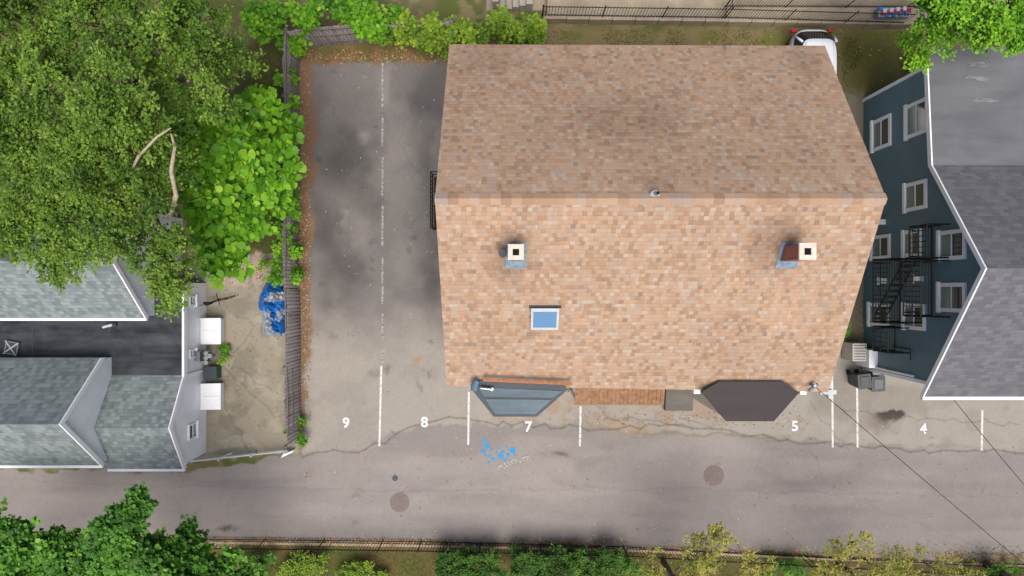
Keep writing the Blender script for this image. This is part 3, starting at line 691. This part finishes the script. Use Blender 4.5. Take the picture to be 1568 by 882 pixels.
mb=MB(); a=P2(832,29,.5);b=P2(1400,38,.5); 
n=16
for i in range(n):
    x0=a[0]+(b[0]-a[0])*i/n;x1=a[0]+(b[0]-a[0])*(i+1)/n-.01; y0=a[1]+(b[1]-a[1])*i/n
    mb.box(x0,x1,y0,y0+.22,0,.5)
obj('retaining_wall',mb,m_conc2,bevel=.015)
mb=MB(); mb.prism([P2(838,26,.45),P2(1700,34,.45),P2(1700,-120,.45),P2(838,-120,.45)],0,.45); obj('raised_pavement',mb,m_conc2)
mb=MB()
for i in range(5): x=P2(765+i*10,0)[0]; mb.box(x,x+.26,P2(0,18)[1],P2(0,-20)[1],0,.15+.15*i)
mb.box(P2(755,0)[0],P2(764,0)[0],P2(0,18)[1],P2(0,-20)[1],0,1.0); obj('concrete_steps',mb,m_conc,bevel=.01)
mb=MB(); mb.box(P2(1345,0,.8)[0],P2(1392,0,.8)[0],P2(0,26,.8)[1],P2(0,12,.8)[1],.1,.8)
for i in range(14):
    mb.mat(1+i%3); x=P2(1345+i*3.3,0,.8)[0]; y=P2(0,14+(i*7)%11,.8)[1]; mb.box(x,x+.14,y-.08,y+.08,.8,.84+.003*i)
obj('mural_utility_box',mb,[m_tarpg,m_tarpb,m_red,m_gate])
mb=MB(); pth=[(320,829),(600,833),(960,841),(1250,853),(1600,867)]
for (a,b) in zip(pth[:-1],pth[1:]):
    n=max(1,int((b[0]-a[0])/80))
    for i in range(n):
        p=P2(a[0]+(b[0]-a[0])*i/n,a[1]+(b[1]-a[1])*i/n,.06); q=P2(a[0]+(b[0]-a[0])*(i+1)/n-1.5,a[1]+(b[1]-a[1])*(i+1)/n,.06)
        mb.prism([(p[0],p[1]-.1),(q[0],q[1]-.1),(q[0],q[1]),(p[0],p[1])],0,.06)
obj('kerb',mb,plain('kerb_stone',lin(170,148,126),.9,.3,3))
mb=MB()
for z in (.25,.6): mb.bar(P(292,706,z),P(440,690,z),.04)
for t in (0,.33,.66,1): p=P(292+148*t,706-16*t,.3); mb.bar((p[0],p[1],0),(p[0],p[1],.7),.04)
mb.bar(P(330,702,.25),P(355,694,.6),.03)
obj('yard_gate',mb,m_gate)
mb=MB(); p=P2(440,695,.3); mb.prism([(p[0]-.28,p[1]-.18),(p[0]+.2,p[1]+.05),(p[0]+.26,p[1]+.16),(p[0]-.2,p[1]-.02)],0,.3); obj('white_kerb_block',mb,m_white,bevel=.02)
def heap(name,cx,cy,rx,ry,h,mats):
    nx_,ny_=34,56; V=[];Fs=[];M=[]
    for j in range(ny_):
        for i in range(nx_):
            u=i/(nx_-1)*2-1; v=j/(ny_-1)*2-1; r=(abs(u)**3+abs(v)**3)
            wd=(1+.14*math.sin(v*5+.6))
            x=cx+u*rx*wd; y=cy+v*ry
            f=vn(np.array([i*.2]),np.array([j*.2]),5)[0]; g=vn(np.array([i*.62+j*.25]),np.array([j*.55]),8)[0]; q=abs(vn(np.array([i*.3-j*.18]),np.array([j*.25+i*.1]),15)[0]-.5)
            ridge=math.exp(-(u/.4)**2)
            V.append((x+.06*(g-.5),y+.06*(f-.5),max(0.02,h*(1-r)**.35*(.45+.5*ridge*(.6+.7*f))+.08*(g-.5)-.16*q) if r<1 else .01))
    for j in range(ny_-1):
        for i in range(nx_-1):
            k=j*nx_+i
            if max(V[k][2],V[k+1][2],V[k+nx_][2],V[k+nx_+1][2])<=.011: continue
            Fs.append((k,k+1,k+nx_+1,k+nx_)); 
            w=vn(np.array([i*.16]),np.array([j*.16]),21)[0]; M.append(1 if (j<26 and i<14+22*w) or (34<j<44 and i>6+22*w) else 0)
    mb=MB(); mb.v=V; mb.f=Fs; mb.m=M; obj(name,mb,mats,smooth=False)
p=P2(414,473,.5); heap('tarp_covered_motorcycle',p[0],p[1],.54,1.14,1.1,[m_tarpb,m_tarpg])
mb=MB()
def ring(c,r,ax,th=.015,k=18):
    pts=[]
    for i in range(k+1):
        t=2*math.pi*i/k; pts.append((c[0]+ax[0]*r*math.cos(t),c[1]+ax[1]*r*math.cos(t),c[2]+r*math.sin(t)))
    mb.tube(pts,th,5)
p=P(330,462,.35); ax=(math.cos(.3),math.sin(.3))
ring((p[0]-.45*ax[0],p[1]-.45*ax[1],.34),.32,ax); ring((p[0]+.5*ax[0],p[1]+.5*ax[1],.34),.32,ax)
A=lambda t,z:(p[0]+t*ax[0],p[1]+t*ax[1],z)
for a,b in [((-.45,.34),(-.1,.75)),((-.1,.75),(.4,.8)),((.4,.8),(.5,.34)),((-.1,.75),(0,.34)),((0,.34),(.4,.75)),((-.45,.34),(0,.34)),((-.1,.75),(-.13,.9)),((.4,.8),(.38,.95))]: mb.bar(A(*a),A(*b),.018)
mb.bar((A(.38,.95)[0]-ax[1]*.25,A(.38,.95)[1]+ax[0]*.25,.95),(A(.38,.95)[0]+ax[1]*.25,A(.38,.95)[1]-ax[0]*.25,.95),.015)
mb.box(A(-.13,0)[0]-.1,A(-.13,0)[0]+.1,A(-.13,0)[1]-.05,A(-.13,0)[1]+.05,.9,.95)
obj('bicycle',mb,m_black)
def bin_(px,py,rot,lid):
    e=empty('trash_bin'); x,y,_=P(px,py,1)
    def R(u,v): return (x+u*math.cos(rot)-v*math.sin(rot),y+u*math.sin(rot)+v*math.cos(rot))
    mb=MB(); lo=[R(-.2,-.22),R(.2,-.22),R(.2,.22),R(-.2,.22)]; hi=[R(-.25,-.28),R(.25,-.28),R(.25,.28),R(-.25,.28)]
    mb.v+=[(*q,.06) for q in lo]+[(*q,.95) for q in hi]; 
    for i in range(4): j=(i+1)%4; mb.f.append((i,j,4+j,4+i)); mb.m.append(0)
    mb.f.append((3,2,1,0)); mb.m.append(0)
    obj('body',mb,m_bin,e,bevel=.03)
    mb=MB(); mb.slab([(*R(-.27,-.3),.98),(*R(.27,-.3),.98),(*R(.27,.3),1.03),(*R(-.27,.3),1.03)],.05); mb.mat(1); mb.slab([(*R(-.18,-.21),1.01),(*R(.18,-.21),1.01),(*R(.18,.2),1.05),(*R(-.18,.2),1.05)],.03)
    obj('lid',mb,[m_bin,lid],e,bevel=.03)
    mb=MB(); mb.bar((*R(-.24,.34),.97),(*R(.24,.34),.97),.02)
    for s in (-.18,.18): a=R(s-.04,.27);b=R(s+.04,.27); mb.tube([(*a,.1),(*b,.1)],.1,10)
    obj('handle_and_wheels',mb,m_tire,e)
bin_(1345,588,.05,m_binlid); bin_(1324,584,.14,m_bin)
# ---------------------------------------------------------------- car
def car(cx,yrear,L=4.5,W=1.84):
    e=empty('parked_car'); cy=yrear-L/2
    def ringp(z,w,y0,y1,n=4.0,k=40,taper=0):
        out=[]
        for i in range(k):
            t=2*math.pi*(i+.5)/k; c,s=math.cos(t),math.sin(t)
            u=math.copysign(abs(c)**(2/n),c); v=math.copysign(abs(s)**(2/n),s)
            yy_=(y0+y1)/2+v*(y1-y0)/2; ww=w*(1-.06*max(0,abs(v)-.4))
            out.append((cx+u*ww/2,yy_,z))
        return out
    yf=yrear-L
    rings=[ringp(.22,W*.93,yf+.1,yrear-.1),ringp(.45,W,yf,yrear),ringp(.72,W,yf+.03,yrear-.02),ringp(.92,W*.95,yf+.2,yrear-.1)]
    k=40; mb=MB()
    for r in rings: mb.v+=r
    for j in range(3):
        for i in range(k): a=j*k+i;b=j*k+(i+1)%k; mb.f.append((a,b,b+k,a+k)); mb.m.append(0)
    mb.f.append(tuple(range(3*k,4*k))); mb.m.append(0); mb.f.append(tuple(range(k-1,-1,-1))); mb.m.append(0)
    obj('body',mb,m_carw,e,smooth=True,bevel=0)
    g=[ringp(.92,W*.92,yf+1.25,yrear-.16,5),ringp(1.38,W*.72,yf+1.95,yrear-.66,5)]
    mb=MB(); 
    for r in g: mb.v+=r
    for i in range(k): mb.f.append((i,(i+1)%k,(i+1)%k+k,i+k)); mb.m.append(0)
    obj('glasshouse',mb,m_cglass,e,smooth=True)
    g=[ringp(1.37,W*.745,yf+1.92,yrear-.62,5),ringp(1.43,W*.72,yf+1.98,yrear-.68,5),ringp(1.47,W*.6,yf+2.2,yrear-.9,5)]
    mb=MB()
    for r in g: mb.v+=r
    for j in range(2):
        for i in range(k): a=j*k+i;b=j*k+(i+1)%k; mb.f.append((a,b,b+k,a+k)); mb.m.append(0)
    mb.f.append(tuple(range(2*k,3*k))); mb.m.append(0)
    for sx in (-1,1):
        for (ya,yb) in ((yf+1.35,yf+2.0),(yrear-.34,yrear-.74)):
            mb.bar((cx+sx*W*.43,ya,.92),(cx+sx*W*.36,yb,1.4),.05)
        mb.bar((cx+sx*W*.455,cy,.92),(cx+sx*W*.365,cy,1.4),.035)
    obj('roof_panel',mb,m_carw,e,smooth=True)
    mb=MB()
    for sx in (-1,1):
        for y in (yf+.85,yrear-.85): mb.tube([(cx+sx*(W/2-.2),y,.32),(cx+sx*(W/2+.01),y,.32)],.32,20)
    obj('wheels',mb,m_tire,e)
    mb=MB()
    for sx in (-1,1): mb.box(cx+sx*(W/2-.3),cx+sx*(W/2-.08),yrear-.14,yrear-.03,.62,.8)
    obj('tail_lights',mb,m_red,e)
    mb=MB()
    for sx in (-1,1): mb.box(cx+sx*(W/2-.02),cx+sx*(W/2+.16),yf+1.5,yf+1.65,.9,1.04)
    mb.box(cx-.25,cx+.25,yrear-.04,yrear-.01,.5,.62)
    mb.box(cx-.55,cx-.52,yf+2.3,yrear-.8,1.47,1.5); mb.box(cx+.52,cx+.55,yf+2.3,yrear-.8,1.47,1.5)
    obj('mirrors_and_rails',mb,m_carw,e,bevel=.01)
car(11.98,10.35)
# ---------------------------------------------------------------- wires and pole
mb=MB(); pp=P(1800,1034,8.0); mb.tube([(pp[0],pp[1],0),(pp[0],pp[1],8.6)],[.16,.11],12); mb.box(pp[0]-1.1,pp[0]+1.1,pp[1]-.06,pp[1]+.06,7.95,8.07); obj('utility_pole',mb,m_bark)
def wire(a,b,sag=.35,r=.013):
    mb=MB(); pts=[]
    for i in range(25): t=i/24; pts.append((a[0]+(b[0]-a[0])*t,a[1]+(b[1]-a[1])*t,a[2]+(b[2]-a[2])*t-sag*4*t*(1-t)))
    mb.tube(pts,r,5); obj('overhead_wire',mb,m_cable)
wire(P(1248,592,6.9),(pp[0]-.5,pp[1],8.07),.3,.011); wire((XW+.4,-3.3,4.4),(pp[0]+.5,pp[1],8.07),.3,.011)
# ---------------------------------------------------------------- vegetation
LT_small=(np.array([[0,0],[.42,.35],[1,0],[.42,-.35]]))
LT_big=(np.array([[0,0],[.2,.42],[.6,.46],[1.05,0],[.6,-.46],[.2,-.42]]))
def unit(v): return v/np.maximum(np.linalg.norm(v,axis=1,keepdims=True),1e-9)
def foliage(name,C,R,T,L,size,cols,parent=None,big=False,droop=.3,zb=-.15,flat=.75,tip=None,mat=None):
    n=len(C); d=rng.normal(size=(n,T,3)); d[:,:,2]=np.abs(d[:,:,2])*.8+zb*1.0; d/=np.linalg.norm(d,axis=2,keepdims=True)
    t=rng.uniform(.2,1,(n,T,L))**.7; len_=rng.uniform(.55,1.15,(n,T,1))*R[:,None,None]
    pos=C[:,None,None,:]+d[:,:,None,:]*(t*len_)[...,None]
    pos[...,2]=C[:,None,None,2]+(pos[...,2]-C[:,None,None,2])*flat-droop*(t**2)*len_
    pos=pos+rng.normal(0,1,pos.shape)*(size*.55)
    N_=n*T*L; pos=pos.reshape(N_,3); dd=np.repeat(d.reshape(n*T,3),L,axis=0)
    ax=unit(dd*np.array([1,1,.3])+rng.normal(0,.55,(N_,3))*np.array([1,1,.5])); up=np.array([0,0,1.])+dd*.5+rng.normal(0,.45,(N_,3))
    side=unit(np.cross(up,ax)); sz=size*rng.uniform(.5,1.3,(N_,1))
    tp=LT_big if big else LT_small; k=len(tp)
    V=pos[:,None,:]+(ax*sz)[:,None,:]*tp[None,:,0:1]+(side*sz)[:,None,:]*tp[None,:,1:2]
    V[...,2]=np.maximum(V[...,2],.02)
    cl=rng.random(n)[:,None,None]; tw=rng.random((n,T))[...,None]; lf=rng.random((n,T,L))
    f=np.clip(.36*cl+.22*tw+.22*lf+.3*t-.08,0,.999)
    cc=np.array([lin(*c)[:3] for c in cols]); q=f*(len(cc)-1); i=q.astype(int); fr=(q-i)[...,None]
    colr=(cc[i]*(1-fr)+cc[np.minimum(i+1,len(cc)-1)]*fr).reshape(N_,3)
    colr=np.repeat(colr,k,axis=0)
    Fc=np.arange(N_*k).reshape(N_,k)
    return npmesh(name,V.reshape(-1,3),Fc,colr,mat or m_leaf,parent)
def tree(name,base,blobs,ncl,rc,T,L,size,cols,big=False,trunk=.22,droop=.3,flat=.75,lo=.35,vis=True,vz=.75):
    e=empty(name); mb=MB(); C=[];R=[]
    bx,by=base; fork=Vector((bx,by,min(b[3] for b in blobs)*.35+.3))
    mb.tube([(bx,by,0),(bx+.03,by,fork.z*.5),tuple(fork)],[trunk*1.3,trunk,trunk*.9],9)
    for (px,py,rp,h) in blobs:
        c=Vector(P(px,py,h)); r=rp*(HC-h)/F; 
        m1=fork.lerp(c,.5)+Vector((random.uniform(-.3,.3),random.uniform(-.3,.3),-r*.1)); cen=c-Vector((0,0,r*.5))
        mb.tube([tuple(fork),tuple(fork.lerp(m1,.5)+Vector((random.uniform(-.15,.15),random.uniform(-.15,.15),.1))),tuple(m1),tuple(cen)],[trunk*.6,trunk*.45,trunk*.3,trunk*.14],7)
        n=max(3,int(ncl*math.pi*r*r))
        for _ in range(n):
            v=Vector((random.gauss(0,1),random.gauss(0,1),random.gauss(0,1))).normalized(); 
            if v.z<-.2: v.z=-v.z
            rr=r*random.uniform(lo,1.0)
            p=c+Vector((v.x*rr,v.y*rr,v.z*rr*vz)); C.append(p); R.append(rc*random.uniform(.6,1.3))
            if random.random()<.5: mid=cen.lerp(p,.55)+Vector((random.uniform(-.12,.12),random.uniform(-.12,.12),.08)); mb.tube([tuple(cen),tuple(mid),tuple(p)],[trunk*.14,trunk*.1,trunk*.04],4)
    obj('trunk_and_limbs',mb,m_bark,e,smooth=True)
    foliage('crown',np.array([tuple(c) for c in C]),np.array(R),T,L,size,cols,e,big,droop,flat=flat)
    return e
G_dark=[(38,60,18),(64,94,30),(96,130,42),(128,160,56),(168,194,88)]
G_lime=[(38,76,14),(66,116,22),(98,156,32),(136,190,44),(180,218,66)]
G_mid=[(32,66,22),(54,98,32),(80,132,44),(110,164,56),(152,198,82)]
G_yel=[(74,84,34),(112,120,50),(150,154,68),(182,174,84),(202,168,100)]
G_hedge=[(24,46,14),(42,74,22),(66,104,32),(92,136,46),(126,168,62)]
tree('deciduous_tree',(-15.2,7.0),[(60,60,110,9.5),(190,40,110,9.5),(300,55,85,8.5),(60,200,105,9.5),(190,170,105,10),(300,150,60,8.5),(50,330,85,8.5),(165,320,90,8.5),(250,395,62,7.5),(110,240,90,9.5),(350,85,50,7.5),(-40,120,90,9),(-40,330,90,8),(235,260,70,8),(272,440,26,6.8),(110,385,50,7)],2.3,.6,20,20,.10,G_dark,trunk=.34,droop=.35)
tree('catalpa_tree',(-9.9,4.2),[(350,215,60,5.2),(395,260,48,4.8),(330,300,55,5),(390,330,45,4.4),(290,250,45,5.2),(350,375,45,4.2),(415,205,28,4.2),(395,175,35,4.5),(300,190,40,5.4),(420,300,26,4)],3.6,.42,10,8,.24,G_lime,big=True,trunk=.2,droop=.2)
mb=MB()
mb.tube([P(262,330,8),P(270,300,8.8),P(262,262,9.2),P(268,225,9.6),P(262,205,10)],[.07,.065,.06,.045,.025],8)
mb.tube([P(200,265,9.6),P(212,240,10.2),P(240,210,10.5),P(262,196,10.6)],[.03,.04,.035,.02],7)
mb.tube([P(268,300,8.8),P(262,325,8.2),P(250,335,7.9)],[.05,.035,.02],6)
mb.tube([P(262,330,8),(-12,4.2,3.5),(-12.2,4.3,0)],[.07,.14,.2],8)
obj('bare_tree_limbs',mb,plain('pale_bark',lin(176,160,138),.85,.3,8,bump=.5),smooth=True)
tree('maple_tree',(-18.5,-11.2),[(45,838,66,6),(20,870,60,6),(-30,835,60,6),(75,868,50,5.6)],4.2,.46,16,15,.13,G_mid,big=True,trunk=.12)
tree('maple_tree',(-13.5,-11.6),[(195,840,58,6.3),(210,795,34,6.3),(150,870,55,6),(260,870,60,5.6),(290,824,26,5),(120,840,35,5.8),(320,885,40,5),(225,868,50,5.8),(370,890,30,4)],4.4,.42,16,15,.13,G_mid,big=True,trunk=.12)
tree('deciduous_tree',(17.8,11.2),[(1430,45,40,6.5),(1490,30,52,7),(1550,45,45,6.5),(1470,-10,60,7),(1405,76,20,5.5),(1560,0,50,7)],3.8,.45,16,16,.12,G_lime,trunk=.2)
tree('honey_locust_tree',(6.2,-11.2),[(1060,850,42,4.2),(1110,840,42,4.3),(1000,872,40,4),(1150,878,38,4),(1070,880,45,4),(1090,815,20,4.4)],3.4,.4,9,13,.08,G_yel,trunk=.1,droop=.1)
tree('honey_locust_tree',(13.4,-11.3),[(1290,858,44,4.2),(1340,870,42,4.1),(1395,862,34,4),(1270,885,40,4),(1310,820,20,4.3),(1440,880,34,4),(1500,885,30,4)],3.2,.4,9,13,.08,G_yel,trunk=.1,droop=.1)
def mass(name,items,rc,T,L,size,cols,big=False,dens=5,droop=.2):
    C=[];R=[]
    for (x0,y0,x1,y1,h) in items:
        a=P(x0,y1,h); b=P(x1,y0,h); A_=abs(b[0]-a[0])*abs(b[1]-a[1])
        for _ in range(max(3,int(A_*dens))):
            x=random.uniform(a[0],b[0]); y=random.uniform(a[1],b[1]); C.append((x,y,h*random.uniform(.45,1.0))); R.append(rc*random.uniform(.6,1.3))
    return foliage(name,np.array(C),np.array(R),T,L,size,cols,None,big,droop)
mass('ivy_hedge',[(575,22,832,46,2.0),(640,34,720,64,1.8),(770,28,828,58,1.9),(600,44,640,60,1.2),(660,48,700,70,1.2),(726,40,770,56,1.4),(792,50,812,70,.9)],.32,12,10,.12,[(50,78,22),(84,118,34),(118,152,44),(150,178,54),(182,198,72)],big=True,dens=10)
mass('shrub',[(440,-10,560,34,2.6),(380,0,450,60,2.0),(520,0,600,40,2.4)],.4,12,10,.15,G_lime,big=True,dens=6)
mass('vine_on_fence',[(425,100,440,150,1.7),(428,150,442,240,1.8),(410,335,452,400,1.6),(415,400,450,432,1.2),(440,645,460,680,.8),(428,240,442,330,1.6)],.24,9,9,.12,G_lime,big=True,dens=8)
mass('hedge',[(668,852,772,890,1.3),(786,850,862,890,1.3),(866,852,952,890,1.3)],.22,14,14,.07,G_hedge,dens=30)
mass('low_shrub',[(425,858,500,890,.8),(520,866,590,890,.7)],.25,14,12,.08,[(70,96,30),(104,136,40),(140,170,54),(166,192,70)],dens=14)
mass('shrub',[(340,862,410,890,1.0),(950,862,990,890,1.2),(1180,868,1230,890,1.0),(1500,872,1568,890,1.0)],.3,12,12,.09,G_mid,dens=9)
mass('weeds',[(336,518,346,540,.3),(338,540,344,556,.25),(400,395,425,412,.5),(1296,484,1312,515,.5),(455,80,462,92,.3),(690,70,700,80,.3)],.16,8,8,.08,G_lime,dens=14)
def grass(name,regions,cols,n,h=.12):
    pts=[]
    for (x0,y0,x1,y1) in regions:
        a=P(x0,y1);b=P(x1,y0); A_=(b[0]-a[0])*(b[1]-a[1]); k=int(A_*n)
        x=rng.uniform(a[0],b[0],k);y=rng.uniform(a[1],b[1],k)
        g=fbm(x*37,y*37,30,12); keep=g>rng.uniform(.35,.6,k); pts.append(np.stack([x[keep],y[keep]],1))
    p=np.concatenate(pts); N_=len(p); az=rng.uniform(0,6.28,N_); hh=h*rng.uniform(.5,1.4,N_); ln=rng.uniform(.3,1.0,N_)*hh
    d=np.stack([np.cos(az),np.sin(az)],1); s=np.stack([-np.sin(az),np.cos(az)],1)*.008
    V=np.zeros((N_,3,3)); V[:,0,:2]=p-s; V[:,1,:2]=p+s; V[:,2,:2]=p+d*ln[:,None]; V[:,2,2]=hh
    cc=np.array([lin(*c)[:3] for c in cols]); cr=cc[rng.integers(0,len(cc),N_)]
    npmesh(name,V.reshape(-1,3),np.arange(N_*3).reshape(N_,3),np.repeat(cr,3,axis=0),m_leaf)
grass('grass',[(830,46,1420,110),(1290,60,1400,160),(320,845,1568,890),(370,60,450,385),(480,74,690,96)],[(96,110,46),(130,136,60),(150,140,84),(110,120,50),(160,146,96)],420)
def litter(name,regions,size,cols):
    P_=[]
    for (x0,y0,x1,y1,k) in regions:
        x=rng.uniform(x0,x1,k);y=rng.normal((y0+y1)/2,(y1-y0)/4,k); P_.append(np.stack([(x-784)/S0,(441-y)/S0],1))
    p=np.concatenate(P_);N_=len(p);az=rng.uniform(0,6.28,N_);sz=size*rng.uniform(.5,1.4,(N_,1))
    ax=np.stack([np.cos(az),np.sin(az),rng.normal(0,.2,N_)],1);sd=np.stack([-np.sin(az),np.cos(az),rng.normal(0,.2,N_)],1)
    c=np.concatenate([p,np.full((N_,1),.02)],1)
    V=c[:,None,:]+(ax*sz)[:,None,:]*(LT_small[None,:,0:1]-.5)+(sd*sz)[:,None,:]*LT_small[None,:,1:2]
    cc=np.array([lin(*q)[:3] for q in cols]); cr=cc[rng.integers(0,len(cc),N_)]
    npmesh(name,V.reshape(-1,3),np.arange(N_*4).reshape(N_,4),np.repeat(cr,4,axis=0),m_litter)
litter('fallen_leaves',[(320,822,960,838,1500),(960,832,1568,864,1200),(456,100,476,640,1400),(470,74,690,100,500),(470,600,1560,830,350),(480,110,680,560,120),(880,630,1240,656,260),(335,395,410,440,300),(320,440,440,690,200),(840,60,1400,90,300),(1290,440,1320,560,120)],.06,[(166,126,88),(146,106,72),(186,154,104),(130,102,74),(160,142,76),(200,186,162)])
# ---------------------------------------------------------------- world & lights & camera
w=bpy.data.worlds.new('World'); scene.world=w; w.use_nodes=True; nt=w.node_tree
sk=nt.nodes.new('ShaderNodeTexSky'); sk.sky_type='NISHITA'; sk.sun_disc=False; EL,AZ=69,165
sk.sun_elevation=math.radians(EL); sk.sun_rotation=math.radians(AZ); sk.dust_density=5; sk.air_density=1.0; sk.ozone_density=1
nt.links.new(sk.outputs[0],nt.nodes['Background'].inputs[0]); nt.nodes['Background'].inputs[1].default_value=0.15
sl=bpy.data.lights.new('sun','SUN'); sl.energy=3.2; sl.angle=math.radians(42); sl.color=(1,.965,.915)
so=bpy.data.objects.new('sun',sl); scene.collection.objects.link(so)
az=math.radians(AZ); el=math.radians(EL)
dirv=Vector((math.sin(az)*math.cos(el),math.cos(az)*math.cos(el),math.sin(el)))
so.rotation_euler=dirv.to_track_quat('Z','Y').to_euler(); so.location=dirv*50
cd=bpy.data.cameras.new('camera'); cd.lens=24; cd.sensor_width=36; cd.clip_end=1500
co=bpy.data.objects.new('camera',cd); co.location=(0,0,HC); scene.collection.objects.link(co); scene.camera=co
scene.view_settings.view_transform='Standard'; scene.view_settings.look='None'; scene.view_settings.exposure=0
